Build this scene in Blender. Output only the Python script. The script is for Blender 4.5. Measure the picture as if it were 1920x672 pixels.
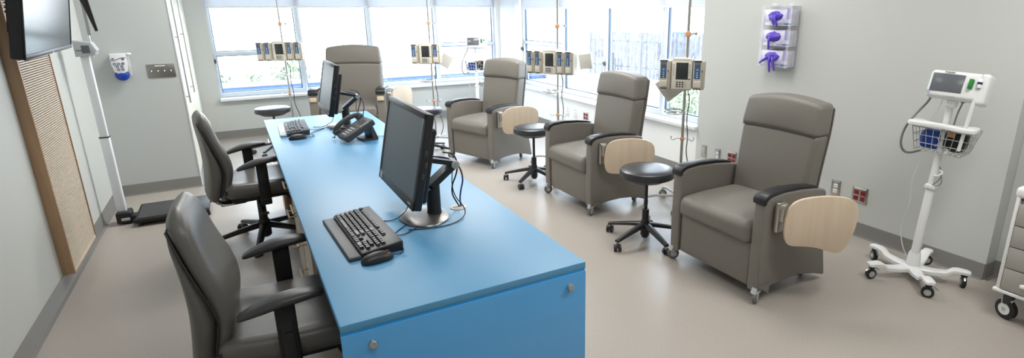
import bpy, bmesh, math, random
from mathutils import Vector, Matrix, Euler, noise
random.seed(7)
PI = math.pi
R = math.radians
scn = bpy.context.scene
for o in list(bpy.data.objects): bpy.data.objects.remove(o)
COL = scn.collection
V = Vector

# ------------------------------------------------------------------ camera
CAM_H = 1.6
yaw, pitch, roll = R(30.09), R(16.22), R(-0.377)
F_ = V((math.sin(yaw)*math.cos(pitch), math.cos(yaw)*math.cos(pitch), -math.sin(pitch)))
R0 = V((math.cos(yaw), -math.sin(yaw), 0)); U0 = R0.cross(F_)
Rr = R0*math.cos(roll) + U0*math.sin(roll); Uu = -R0*math.sin(roll) + U0*math.cos(roll)
cam = bpy.data.cameras.new('camera'); camo = bpy.data.objects.new('camera', cam); COL.objects.link(camo)
camo.matrix_world = Matrix(((Rr.x, Uu.x, -F_.x, 0), (Rr.y, Uu.y, -F_.y, 0), (Rr.z, Uu.z, -F_.z, CAM_H), (0, 0, 0, 1)))
cam.sensor_width = 36; cam.sensor_fit = 'HORIZONTAL'; cam.lens = 1037.5/1920*36
cam.shift_x = (960-1048.5)/1920; cam.shift_y = -(336-321.7)/1920
cam.clip_start = 0.05; cam.clip_end = 400
scn.camera = camo

# ------------------------------------------------------------------ world, sun, lamps, exposure
vs = scn.view_settings
vs.view_transform = 'Standard'; vs.look = 'None'; vs.gamma = 1; vs.use_curve_mapping = False
vs.exposure = 0.08
w = bpy.data.worlds.new('sky'); scn.world = w; w.use_nodes = True
nt = w.node_tree; bg = nt.nodes['Background']
tc = nt.nodes.new('ShaderNodeTexCoord'); sp = nt.nodes.new('ShaderNodeSeparateXYZ'); rp = nt.nodes.new('ShaderNodeValToRGB')
nt.links.new(tc.outputs['Generated'], sp.inputs[0]); nt.links.new(sp.outputs['Z'], rp.inputs[0]); nt.links.new(rp.outputs[0], bg.inputs[0])
rp.color_ramp.elements[0].position = 0.0; rp.color_ramp.elements[0].color = (0.86, 0.93, 1, 1)
rp.color_ramp.elements[1].position = 0.7; rp.color_ramp.elements[1].color = (0.62, 0.80, 1, 1)
bg.inputs[1].default_value = 8.0
sun = bpy.data.lights.new('sun', 'SUN'); sun.energy = 9.0; sun.angle = R(2); sun.color = (1, .96, .9)
suno = bpy.data.objects.new('sun', sun); COL.objects.link(suno); suno.rotation_euler = (R(42), 0, R(-28)); suno.location = (0, -20, 20)
def area(name, loc, size, energy, rot=(0, 0, 0), col=(1, .97, .92), portal=False):
    l = bpy.data.lights.new(name, 'AREA'); l.shape = 'RECTANGLE'; l.size, l.size_y = size; l.energy = energy; l.color = col
    if portal: l.cycles.is_portal = True
    o = bpy.data.objects.new(name, l); COL.objects.link(o); o.location = loc; o.rotation_euler = rot; return o
LAMPS = [(0.4, 0.6), (2.6, 0.6), (0.4, 3.0), (2.6, 3.0), (0.6, 5.4), (2.6, 5.4)]
for i, (x, y) in enumerate(LAMPS):
    area('ceiling_lamp_light', (x, y, 2.66), (1.15, .55), [11, 30, 5, 18, 44, 52][i])
area('back_window_portal', (1.75, 8.62, 1.5), (3.9, 2.0), 1, (R(-90), 0, 0), portal=True)
area('right_window_portal', (4.02, 5.8, 1.5), (3.9, 2.0), 1, (0, R(90), 0), portal=True).rotation_euler = Euler((R(90), 0, R(90)))

# ------------------------------------------------------------------ materials
MATS = {}
def mat(name, col, rough=.5, metal=0, spec=.5, noise_amt=0, nscale=60, bump=0, bscale=200, trans=0, alpha=1, coat=0, emis=None, estr=0, kind=None, col2=None, ior=1.45):
    if name in MATS: return MATS[name]
    m = bpy.data.materials.new(name); m.use_nodes = True; n = m.node_tree; b = n.nodes['Principled BSDF']
    b.inputs['Base Color'].default_value = (*col, 1); b.inputs['Roughness'].default_value = rough; b.inputs['Metallic'].default_value = metal
    b.inputs['Specular IOR Level'].default_value = spec; b.inputs['Transmission Weight'].default_value = trans; b.inputs['Alpha'].default_value = alpha
    b.inputs['Coat Weight'].default_value = coat; b.inputs['IOR'].default_value = ior
    if emis: b.inputs['Emission Color'].default_value = (*emis, 1); b.inputs['Emission Strength'].default_value = estr
    tcn = n.nodes.new('ShaderNodeTexCoord')
    if kind == 'wood':
        mp = n.nodes.new('ShaderNodeMapping'); n.links.new(tcn.outputs['Object'], mp.inputs[0]); mp.inputs['Scale'].default_value = (14, 14, 1.2)
        t = n.nodes.new('ShaderNodeTexNoise'); t.inputs['Scale'].default_value = nscale; t.inputs['Detail'].default_value = 6; n.links.new(mp.outputs[0], t.inputs[0])
        r = n.nodes.new('ShaderNodeValToRGB'); n.links.new(t.outputs[0], r.inputs[0])
        r.color_ramp.elements[0].color = (*(col2 or [c*.75 for c in col]), 1); r.color_ramp.elements[1].color = (*col, 1)
        r.color_ramp.elements[0].position = .3; r.color_ramp.elements[1].position = .65
        n.links.new(r.outputs[0], b.inputs['Base Color'])
    elif noise_amt:
        t = n.nodes.new('ShaderNodeTexNoise'); t.inputs['Scale'].default_value = nscale; t.inputs['Detail'].default_value = 4; n.links.new(tcn.outputs['Object'], t.inputs[0])
        r = n.nodes.new('ShaderNodeValToRGB'); n.links.new(t.outputs[0], r.inputs[0])
        lo = col2 or [c*(1-noise_amt) for c in col]; hi = [min(1, c*(1+noise_amt*.6)) for c in col]
        r.color_ramp.elements[0].color = (*lo, 1); r.color_ramp.elements[1].color = (*hi, 1)
        r.color_ramp.elements[0].position = .35; r.color_ramp.elements[1].position = .65
        n.links.new(r.outputs[0], b.inputs['Base Color'])
    if bump:
        t = n.nodes.new('ShaderNodeTexNoise'); t.inputs['Scale'].default_value = bscale; t.inputs['Detail'].default_value = 3; n.links.new(tcn.outputs['Object'], t.inputs[0])
        bp = n.nodes.new('ShaderNodeBump'); bp.inputs['Strength'].default_value = bump; bp.inputs['Distance'].default_value = .002
        n.links.new(t.outputs[0], bp.inputs['Height']); n.links.new(bp.outputs[0], b.inputs['Normal'])
    MATS[name] = m; return m
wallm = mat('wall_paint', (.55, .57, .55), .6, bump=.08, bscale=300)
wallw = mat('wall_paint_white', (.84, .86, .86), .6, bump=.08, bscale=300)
wallg = mat('wall_paint_grey', (.49, .515, .51), .6, bump=.08, bscale=300)
creamp = mat('cream_door_paint', (.72, .70, .60), .5)
ceilm = mat('ceiling_tile', (.82, .82, .8), .8, noise_amt=.05, nscale=80)
floorm = mat('vinyl_floor', (.40, .365, .33), .34, noise_amt=.12, nscale=160, spec=.45, bump=.03, bscale=40)
basem = mat('vinyl_baseboard', (.20, .195, .185), .35)
vinyl = mat('taupe_vinyl', (.190, .178, .158), .42, noise_amt=.10, nscale=500, bump=.25, bscale=700)
vinyl2 = mat('grey_leather', (.125, .120, .112), .36, noise_amt=.06, nscale=300, bump=.12, bscale=500)
seam = mat('dark_seam', (.03, .028, .027), .6)
black = mat('black_plastic', (.018, .018, .020), .38)
blackm = mat('black_matte', (.012, .012, .013), .55, bump=.1, bscale=400)
stoolv = mat('black_vinyl', (.035, .038, .045), .30, bump=.1, bscale=500)
dgrey = mat('dark_grey_plastic', (.05, .052, .055), .42)
keym = mat('key_plastic', (.022, .022, .025), .35)
keyl = mat('grey_key_plastic', (.10, .105, .115), .35)
silver = mat('silver_plastic', (.50, .52, .54), .35)
chrome = mat('chrome', (.72, .72, .72), .14, 1)
steel = mat('brushed_steel', (.55, .54, .51), .32, 1, bump=.05)
alum = mat('white_aluminium', (.80, .84, .88), .35, .15)
whitep = mat('white_plastic', (.78, .79, .80), .32)
whitem = mat('white_metal', (.80, .81, .80), .28)
greyp = mat('light_grey_plastic', (.42, .43, .43), .4)
beige = mat('beige_plastic', (.62, .58, .50), .4)
beiged = mat('dark_beige_plastic', (.48, .44, .37), .4)
bluep = mat('blue_label', (.06, .13, .26), .35)
bluel = mat('pale_blue_label', (.35, .48, .62), .35)
lcd = mat('lcd_screen', (.035, .04, .04), .18)
lcdg = mat('grey_lcd_screen', (.13, .14, .16), .2)
scrm = mat('monitor_screen', (.105, .135, .155), .38)  # base colour lightened to carry the reflection on the matte screen
tvs = mat('tv_screen', (.06, .068, .072), .16, spec=.15, ior=1.22)
maple = mat('maple_laminate', (.68, .56, .43), .38, kind='wood', nscale=2.2, col2=(.62, .50, .37))
mapled = mat('maple_wood', (.42, .27, .16), .42, kind='wood', nscale=2.4, col2=(.34, .21, .12))
oak = mat('oak_cabinet', (.40, .22, .10), .4, kind='wood', nscale=2.4, col2=(.28, .14, .06))
slatm = mat('slat_maple', (.60, .52, .42), .45)
slatd = mat('slat_gap', (.27, .21, .15), .7)
creamc = mat('cream_laminate', (.60, .54, .46), .4)
brass = mat('brushed_brass_steel', (.62, .52, .40), .3, 1)
rubber = mat('grey_rubber', (.16, .16, .16), .6)
orange = mat('orange_plastic', (.70, .33, .16), .4)
redp = mat('red_plastic', (.22, .02, .022), .4)
purple = mat('purple_nitrile', (.10, .055, .50), .38, bump=.2, bscale=60)
boxp = mat('printed_carton', (.68, .67, .78), .4, noise_amt=.25, nscale=14, col2=(.50, .48, .66))
boxl = mat('carton_lilac', (.30, .28, .52), .5)
acryl = mat('clear_acrylic', (.95, .97, 1), .05, trans=.0, alpha=.16, spec=.6)
bluebag = mat('blue_fabric', (.01, .05, .30), .5)
gel = mat('blue_gel_pouch', (.01, .05, .38), .2)
green = mat('green_plastic', (.02, .22, .04), .3)
navy = mat('navy_plastic', (.02, .03, .14), .4)
cable = mat('cable_black', (.015, .015, .018), .5)
cableg = mat('cable_grey', (.20, .21, .22), .5)
cablew = mat('cable_white', (.62, .64, .66), .5)
drawg = mat('taupe_drawer', (.36, .345, .32), .4)
winf = mat('window_aluminium', (.66, .72, .78), .35, .2)
winfd = mat('window_gasket', (.10, .14, .19), .4, .3)
sillm = mat('white_sill', (.82, .85, .88), .15)
leafm = mat('leaf', (.24, .30, .20), .6, noise_amt=.3, nscale=3)
leafm2 = mat('leaf_pale', (.40, .42, .34), .6, noise_amt=.3, nscale=3)
bark = mat('bark', (.12, .08, .05), .8)
gravel = mat('roof_gravel', (.62, .63, .62), .9, noise_amt=.15, nscale=3)
fencem = mat('weathered_fence', (.10, .105, .12), .8, noise_amt=.25, nscale=6)
hvac = mat('roof_unit_metal', (.12, .135, .15), .7)
parap = mat('parapet_metal', (.03, .065, .15), .8, spec=.1)
lake = mat('lake_water', (.25, .33, .38), .12, bump=.6, bscale=.6)
# frosted blue desk glass
def glass_desk(name, col, rough):
    m = bpy.data.materials.new(name); m.use_nodes = True; n = m.node_tree; b = n.nodes['Principled BSDF']
    b.inputs['Base Color'].default_value = (*col, 1); b.inputs['Roughness'].default_value = rough; b.inputs['Specular IOR Level'].default_value = .5; b.inputs['IOR'].default_value = 1.85
    b.inputs['Subsurface Weight'].default_value = 0
    t = n.nodes.new('ShaderNodeTexNoise'); t.inputs['Scale'].default_value = 2.2; t.inputs['Detail'].default_value = 5
    tcn = n.nodes.new('ShaderNodeTexCoord'); n.links.new(tcn.outputs['Object'], t.inputs[0])
    r = n.nodes.new('ShaderNodeValToRGB'); n.links.new(t.outputs[0], r.inputs[0])
    r.color_ramp.elements[0].color = (*[c*.94 for c in col], 1); r.color_ramp.elements[1].color = (*[min(1, c*1.05) for c in col], 1)
    n.links.new(r.outputs[0], b.inputs['Base Color']); return m
dtop = glass_desk('blue_frosted_glass', (.062, .285, .52), .42)
dfront = glass_desk('blue_frosted_glass_panel', (.075, .36, .74), .3)
dedge = mat('blue_glass_edge', (.03, .36, .78), .15)
def blind_mat():
    m = bpy.data.materials.new('roller_blind_fabric'); m.use_nodes = True; n = m.node_tree
    for x in list(n.nodes):
        if x.type == 'BSDF_PRINCIPLED': n.nodes.remove(x)
    out = [x for x in n.nodes if x.type == 'OUTPUT_MATERIAL'][0]
    d = n.nodes.new('ShaderNodeBsdfDiffuse'); d.inputs[0].default_value = (.74, .78, .82, 1)
    t = n.nodes.new('ShaderNodeBsdfTranslucent'); t.inputs[0].default_value = (.66, .66, .68, 1)
    mx = n.nodes.new('ShaderNodeMixShader'); mx.inputs[0].default_value = .40
    n.links.new(d.outputs[0], mx.inputs[1]); n.links.new(t.outputs[0], mx.inputs[2]); n.links.new(mx.outputs[0], out.inputs[0]); return m
blindm = blind_mat()
def pane_mat():
    m = bpy.data.materials.new('window_glass'); m.use_nodes = True; n = m.node_tree
    for x in list(n.nodes):
        if x.type == 'BSDF_PRINCIPLED': n.nodes.remove(x)
    out = [x for x in n.nodes if x.type == 'OUTPUT_MATERIAL'][0]
    t = n.nodes.new('ShaderNodeBsdfTransparent'); g = n.nodes.new('ShaderNodeBsdfGlossy'); g.inputs['Roughness'].default_value = .02
    mx = n.nodes.new('ShaderNodeMixShader'); mx.inputs[0].default_value = .04
    n.links.new(t.outputs[0], mx.inputs[1]); n.links.new(g.outputs[0], mx.inputs[2]); n.links.new(mx.outputs[0], out.inputs[0]); return m
panem = pane_mat()
def panel_light():
    return mat('lamp_diffuser', (.9, .9, .9), .5, emis=(1, .97, .92), estr=2.5)

# ------------------------------------------------------------------ mesh builder
class MB:
    def __init__(s): s.v = []; s.f = []; s.mi = []; s.mats = []
    def _m(s, m):
        if m not in s.mats: s.mats.append(m)
        return s.mats.index(m)
    def add(s, vs_, fs, m, M=None, fn=None):
        o = len(s.v); k = s._m(m)
        for p in vs_:
            p = V(p)
            if fn: p = V(fn(p))
            if M is not None: p = M @ p
            s.v.append(p)
        for f in fs: s.f.append([o+i for i in f]); s.mi.append(k)
        return s
    def box(s, c, size, m, bev=0, M=None, fn=None, seg=2):
        b = bmesh.new(); bmesh.ops.create_cube(b, size=1)
        for v in b.verts: v.co = V((v.co.x*size[0], v.co.y*size[1], v.co.z*size[2]))
        if bev: bmesh.ops.bevel(b, geom=list(b.edges), offset=min(bev, min(size)*.49), segments=seg, affect='EDGES', profile=.5)
        b.verts.index_update()
        c = V(c); s.add([v.co + c for v in b.verts], [[v.index for v in f.verts] for f in b.faces], m, M, fn); b.free(); return s
    def rbox(s, c, size, r, m, n=6, k=3, bulge=(0, 0, 0), M=None, fn=None):
        h = [x/2 for x in size]; r = min([r]+h)
        def coords(a):
            e = [a - r + r*math.tan(PI/4*j/k) for j in range(k+1)]
            inner = [-(a-r) + 2*(a-r)*j/n for j in range(1, n)] if a > r+1e-6 else []
            L = [-x for x in reversed(e)] + inner + e
            out = []
            for x in L:
                if not out or abs(x-out[-1]) > 1e-7: out.append(x)
            return out
        C = [coords(a) for a in h]; idx = {}; vs_ = []; fs = []
        def vid(p):
            key = tuple(round(x, 6) for x in p)
            if key in idx: return idx[key]
            inn = [max(-(h[i]-r), min(h[i]-r, p[i])) for i in range(3)]
            d = V([p[i]-inn[i] for i in range(3)]); q = V(inn) + (d.normalized()*r if d.length > 1e-9 else V((0, 0, 0)))
            u = [q[i]/h[i] for i in range(3)]
            for i in range(3):
                j, l = (i+1) % 3, (i+2) % 3
                if bulge[i]: q[i] += bulge[i]*(1-min(1, abs(u[j]))**2)*(1-min(1, abs(u[l]))**2)*u[i]
            idx[key] = len(vs_); vs_.append(q + V(c)); return idx[key]
        for ax in range(3):
            a, b_ = (ax+1) % 3, (ax+2) % 3
            for sg in (-1, 1):
                for i in range(len(C[a])-1):
                    for j in range(len(C[b_])-1):
                        q = []
                        for (ii, jj) in ((i, j), (i+1, j), (i+1, j+1), (i, j+1)):
                            p = [0, 0, 0]; p[ax] = sg*h[ax]; p[a] = C[a][ii]; p[b_] = C[b_][jj]; q.append(vid(p))
                        if sg < 0: q.reverse()
                        fs.append(q)
        return s.add(vs_, fs, m, M, fn)
    def cyl(s, p0, p1, r0, m, r1=None, seg=20, cap=True, M=None):
        p0, p1 = V(p0), V(p1); r1 = r0 if r1 is None else r1
        return s.loft([s.ring(p0, p1-p0, r0, seg), s.ring(p1, p1-p0, r1, seg)], m, cap, M)
    @staticmethod
    def ring(c, d, r, seg, ry=None):
        d = V(d).normalized(); a = d.orthogonal().normalized() if abs(d.z) < .999 else V((1, 0, 0)); b = d.cross(a)
        return [V(c) + a*r*math.cos(2*PI*i/seg) + b*(ry or r)*math.sin(2*PI*i/seg) for i in range(seg)]
    def loft(s, secs, m, cap=True, M=None, fn=None):
        n = len(secs[0]); vs_ = [p for q in secs for p in q]; fs = []
        for k in range(len(secs)-1):
            for i in range(n):
                j = (i+1) % n; fs.append([k*n+i, k*n+j, (k+1)*n+j, (k+1)*n+i])
        if cap: fs.append(list(range(n))[::-1]); fs.append([(len(secs)-1)*n+i for i in range(n)])
        return s.add(vs_, fs, m, M, fn)
    def tube(s, pts, r, m, seg=8, M=None, closed=False, smooth=0, taper=None):
        pts = [V(p) for p in pts]
        if smooth:
            for _ in range(smooth):
                q = [] if closed else [pts[0]]
                L = len(pts)
                for i in range(L if closed else L-1):
                    a, b = pts[i], pts[(i+1) % L]; q += [a*.75+b*.25, a*.25+b*.75]
                if not closed: q.append(pts[-1])
                pts = q
        n = len(pts); secs = []; prev = None
        for i in range(n):
            if closed: t = pts[(i+1) % n]-pts[i-1]
            else: t = pts[min(i+1, n-1)]-pts[max(i-1, 0)]
            t = t.normalized() if t.length > 1e-9 else V((0, 0, 1))
            a = t.orthogonal().normalized() if prev is None else (prev - t*prev.dot(t)).normalized()
            prev = a; b = t.cross(a); rr = r if taper is None else r*taper(i/(n-1))
            secs.append([pts[i] + a*rr*math.cos(2*PI*k/seg) + b*rr*math.sin(2*PI*k/seg) for k in range(seg)])
        if closed: secs.append(secs[0])
        return s.loft(secs, m, not closed, M)
    def prism(s, pts, a0, a1, m, axis='y', bev=0, M=None, seg=2, fn=None):
        # pts 2D in plane perpendicular to axis: y -> (x,z), x -> (y,z), z -> (x,y)
        def P(p, a): return {'y': V((p[0], a, p[1])), 'x': V((a, p[0], p[1])), 'z': V((p[0], p[1], a))}[axis]
        b = bmesh.new(); A = [b.verts.new(P(p, a0)) for p in pts]; B = [b.verts.new(P(p, a1)) for p in pts]; n = len(pts)
        b.faces.new(A); b.faces.new(B[::-1])
        for i in range(n): b.faces.new([A[i], B[i], B[(i+1) % n], A[(i+1) % n]])
        bmesh.ops.recalc_face_normals(b, faces=b.faces)
        if bev:
            es = [e for e in b.edges if (e.verts[0] in A) == (e.verts[1] in A)]
            bmesh.ops.bevel(b, geom=es, offset=bev, segments=seg, affect='EDGES', profile=.5)
        b.verts.index_update()
        s.add([v.co.copy() for v in b.verts], [[v.index for v in f.verts] for f in b.faces], m, M, fn); b.free(); return s
    def lathe(s, prof, c, m, seg=32, M=None, sx=1, sy=1):
        secs = [[V((c[0]+r*sx*math.cos(2*PI*i/seg), c[1]+r*sy*math.sin(2*PI*i/seg), c[2]+z)) for i in range(seg)] for r, z in prof]
        return s.loft(secs, m, True, M)
    def ell(s, c, rad, m, seg=16, rings=10, M=None, fn=None):
        secs = []
        for k in range(1, rings):
            th = PI*k/rings; secs.append([V((c[0]+rad[0]*math.sin(th)*math.cos(2*PI*i/seg), c[1]+rad[1]*math.sin(th)*math.sin(2*PI*i/seg), c[2]-rad[2]*math.cos(th))) for i in range(seg)])
        return s.loft(secs, m, True, M, fn)
    def torus(s, c, r, rr, m, seg=28, M=None, axis='z'):
        pts = []
        for i in range(seg):
            a = 2*PI*i/seg; x, y = r*math.cos(a), r*math.sin(a)
            pts.append(V(c) + {'z': V((x, y, 0)), 'y': V((x, 0, y)), 'x': V((0, x, y))}[axis])
        return s.tube(pts, rr, m, 8, M, closed=True)
    def build(s, name, parent=None, ang=38):
        me = bpy.data.meshes.new(name); me.from_pydata([tuple(p) for p in s.v], [], s.f)
        for m in s.mats: me.materials.append(m)
        me.polygons.foreach_set('material_index', s.mi)
        b = bmesh.new(); b.from_mesh(me); bmesh.ops.recalc_face_normals(b, faces=b.faces); b.to_mesh(me); b.free()
        me.polygons.foreach_set('use_smooth', [True]*len(me.polygons)); me.set_sharp_from_angle(angle=R(ang)); me.update()
        o = bpy.data.objects.new(name, me); COL.objects.link(o)
        if parent is not None: o.parent = parent
        return o
def tag(o, label=None, cat=None, group=None, kind=None):
    if label: o['label'] = label
    if cat: o['category'] = cat
    if group: o['group'] = group
    if kind: o['kind'] = kind
    return o
def thing(name, label, cat, loc=(0, 0, 0), rz=0, group=None):
    o = bpy.data.objects.new(name, None); o.empty_display_size = .05; COL.objects.link(o)
    o.location = loc; o.rotation_euler = (0, 0, rz); tag(o, label, cat, group); return o
def struct(name, mb, label=None):
    o = mb.build(name); o['kind'] = 'structure'
    if label: o['label'] = label
    return o
def dup(o, loc=None, rz=None, label=None, group=None, parent=None):
    c = o.copy(); COL.objects.link(c)
    if parent is not None: c.parent = parent
    if loc is not None: c.location = loc
    if rz is not None: c.rotation_euler = (0, 0, rz)
    if label: c['label'] = label
    if group: c['group'] = group
    for ch in [x for x in bpy.data.objects if x.parent == o]: dup(ch, parent=c)
    return c
def T(x=0, y=0, z=0, rx=0, ry=0, rz=0): return Matrix.Translation((x, y, z)) @ Euler((rx, ry, rz)).to_matrix().to_4x4()

# ------------------------------------------------------------------ room
XL, XR, YB, YP, XC = -1.06, 3.78, 8.4, 6.12, -0.425
ZC = 2.7
struct('floor', MB().box((1.7, 3.3, -.05), (6.6, 10.6, .1), floorm), 'beige speckled vinyl floor')
struct('ceiling', MB().box((1.7, 3.3, ZC+.05), (6.6, 10.6, .1), ceilm), 'white ceiling')
struct('wall_left', MB().box((XL-.05, 2.1, ZC/2), (.1, 8.2, ZC), wallm), 'pale grey-green wall behind the television')
struct('wall_front', MB().box((1.6, -1.95, ZC/2), (5.6, .1, ZC), wallm), 'wall behind the camera')
struct('wall_partition', MB().box(((XL+XC)/2, YP+.06, ZC/2), (XC-XL, .12, ZC), wallg), 'grey partition wall with switch plate and dispenser')
struct('wall_closet', MB().box((XC-.05, (YP+.12+YB)/2, ZC/2), (.1, YB-YP-.12, ZC), creamp), 'cream closet wall with long pull bars')
WB0, WB1, WR0, WR1, ZS, ZT = -.205, 3.72, 3.865, 7.80, .50, 2.55
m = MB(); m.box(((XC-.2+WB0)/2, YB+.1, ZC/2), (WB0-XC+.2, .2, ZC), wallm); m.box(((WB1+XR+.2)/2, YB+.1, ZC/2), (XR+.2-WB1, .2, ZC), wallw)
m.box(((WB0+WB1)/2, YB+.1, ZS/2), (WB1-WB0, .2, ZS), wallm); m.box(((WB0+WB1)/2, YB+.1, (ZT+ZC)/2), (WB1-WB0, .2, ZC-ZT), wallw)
struct('wall_back', m, 'back wall with wide low window')
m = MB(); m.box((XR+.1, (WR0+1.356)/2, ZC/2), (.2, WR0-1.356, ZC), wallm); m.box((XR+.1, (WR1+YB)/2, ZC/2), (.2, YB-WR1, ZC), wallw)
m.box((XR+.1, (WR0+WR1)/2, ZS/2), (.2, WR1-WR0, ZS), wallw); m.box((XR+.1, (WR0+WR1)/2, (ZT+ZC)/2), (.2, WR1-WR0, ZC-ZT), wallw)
struct('wall_right', m, 'pale right wall with window and outlets')
struct('wall_right_recess', MB().box((XR+.25, -.3, ZC/2), (.26, 3.31, ZC), wallm), 'recessed right wall behind the drawer cart')
def base(name, pts, inward):
    # cove baseboard following a straight run, h .1
    (x0, y0), (x1, y1) = pts; ix, iy = inward
    prof = [(0, .1), (.004, .1), (.006, .095), (.006, .02), (.012, .006), (.028, .001), (.028, 0), (0, 0)]
    secs = [[V((x+ix*a, y+iy*a, z)) for a, z in prof] for x, y in ((x0, y0), (x1, y1))]
    return struct(name, MB().loft(secs, basem), 'dark grey vinyl cove baseboard')
base('baseboard_left', ((XL, -1.9), (XL, YP)), (1, 0))
base('baseboard_partition', ((XL, YP), (XC, YP)), (0, -1))
base('baseboard_closet', ((XC, YP), (XC, YB)), (1, 0))
base('baseboard_back', ((XC, YB), (XR, YB)), (0, -1))
base('baseboard_right', ((XR, 1.356), (XR, YB)), (-1, 0))
base('baseboard_return', ((XR, 1.356), (XR+.12, 1.356)), (0, -1))
base('baseboard_recess', ((XR+.12, -1.9), (XR+.12, 1.356)), (-1, 0))
struct('trim_1', MB().box(((WB0+WB1)/2, 8.42, .517), (WB1-WB0, .23, .034), sillm, .004), 'white sill under the back window')
struct('trim_2', MB().box((3.82, (WR0+WR1)/2, .499), (.16, WR1-WR0, .036), sillm, .004), 'white sill under the right window')
struct('corner_glint_strip', MB().box((XC+.002, YP+.02, ZC/2), (.012, .05, ZC), alum, .002), 'bright strip added as window light caught on the partition edge')  # pale strip added to stand for window light catching the corner
# windows: each bay its own frame and pane(s)
def window(n, axis, a0, a1, z0, z1, plane, transom, label, gasket):
    wn = bpy.data.objects.new('window_%d' % n, None); COL.objects.link(wn); wn['kind'] = 'structure'; wn['label'] = label
    def bx(mb, a, b, c, d, p0, p1, mt):
        ctr = ((a+b)/2, (p0+p1)/2, (c+d)/2); sz = (b-a, p1-p0, d-c)
        if axis == 'x': mb.box(ctr, sz, mt, .004)
        else: mb.box((ctr[1], ctr[0], ctr[2]), (sz[1], sz[0], sz[2]), mt, .004)
    fr = MB(); t = .032
    bx(fr, a0, a0+t, z0, z1, plane-.03, plane+.05, winf); bx(fr, a1-t, a1, z0, z1, plane-.03, plane+.05, winf)
    bx(fr, a0+t, a1-t, z0, z0+.055, plane-.03, plane+.05, winf); bx(fr, a0+t, a1-t, z1-.04, z1, plane-.03, plane+.05, winf)
    zz = [z0+.055, z1-.04]
    if transom:
        bx(fr, a0+t, a1-t, transom-.025, transom+.025, plane-.03, plane+.05, winf); zz = [z0+.055, transom-.025, transom+.025, z1-.04]
    fr.build('frame', wn)
    g = MB()
    for i in range(0, len(zz), 2):
        q = .010
        a_, b_ = a0+t, a1-t
        bx(g, a_, a_+q, zz[i], zz[i+1], plane+.0, plane+.03, winfd); bx(g, b_-q, b_, zz[i], zz[i+1], plane+.0, plane+.03, winfd)
        bx(g, a_, b_, zz[i], zz[i]+q, plane+.0, plane+.03, winfd); bx(g, a_, b_, zz[i+1]-q, zz[i+1], plane+.0, plane+.03, winfd)
    g.build('gasket', wn)
    for i in range(0, len(zz), 2):
        p = MB(); bx(p, a0+t, a1-t, zz[i], zz[i+1], plane+.012, plane+.017, panem); p.build('pane', wn)
    if gasket:
        h = MB(); z = gasket
        if axis == 'x': h.box((a0+.016, plane-.04, z), (.02, .03, .05), dgrey, .004)
        else: h.box((plane-.04, a1-.016, z), (.03, .02, .05), dgrey, .004); h.box((plane-.06, a1-.03, z+.012), (.03, .05, .014), dgrey, .003)
        h.build('latch', wn)
bb = [WB0, .83, 1.77, 2.755, WB1]
for i in range(4): window(i+1, 'x', bb[i], bb[i+1], .534, ZT, 8.5, [1.09, None, None, 1.10][i], ['leftmost', 'second', 'third', 'rightmost'][i]+' bay of the back window', [1.0, None, None, None][i])
rb = [WR1, 6.61, 5.60, 4.54, WR0]
for i in range(4): window(i+5, 'y', rb[i+1], rb[i], .517, ZT, 3.92, [1.14, None, None, None][i], ['farthest', 'second farthest', 'second nearest', 'nearest'][i]+' bay of the right window', [1.04, None, .98, None][i])
# roller blinds
def blind(p0, p1, zb, label):
    t = thing('roller_blind', label, 'blind', ((p0[0]+p1[0])/2, (p0[1]+p1[1])/2, zb), 0, 'white roller blinds')
    c = V(t.location); a = V((p0[0], p0[1], 0))-V((c.x, c.y, 0)); b = V((p1[0], p1[1], 0))-V((c.x, c.y, 0)); d = (b-a).normalized()
    L = (b-a).length; M = Matrix.Rotation(math.atan2(d.y, d.x), 4, 'Z')
    MB().box((0, 0, (2.5-zb)/2), (L, .002, 2.5-zb), blindm, 0, M).build('fabric', t)
    MB().rbox((0, 0, 0), (L, .012, .022), .005, whitep, n=1, k=2, M=M).build('hem_bar', t)
    MB().cyl((-L/2, 0, 2.5-zb), (L/2, 0, 2.5-zb), .025, whitep, M=M).build('roller_tube', t)
for i, (a, b) in enumerate(((WB0+.02, 1.765), (1.785, WB1-.01))):
    blind((a, 8.46), (b, 8.46), 1.668, ['white roller blind over the left half of the back window', 'white roller blind over the right half of the back window'][i])
for i, (a, b) in enumerate(((WR1-.02, 5.62), (5.60, WR0+.01))):
    blind((3.865, a), (3.865, b), 1.632, ['white roller blind over the far half of the right window', 'white roller blind over the near half of the right window'][i])
for i, (x, y) in enumerate(LAMPS):
    t = thing('ceiling_light', 'flush ceiling light panel, %s row, %s side' % (['near', 'near', 'middle', 'middle', 'far', 'far'][i], ['left', 'right'][i % 2]), 'ceiling light', (x, y, 2.68))
    MB().box((0, 0, .01), (1.24, .64, .02), whitem, .003).build('frame', t)
    MB().box((0, 0, -.004), (1.16, .56, .006), panel_light()).build('diffuser', t)

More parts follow.
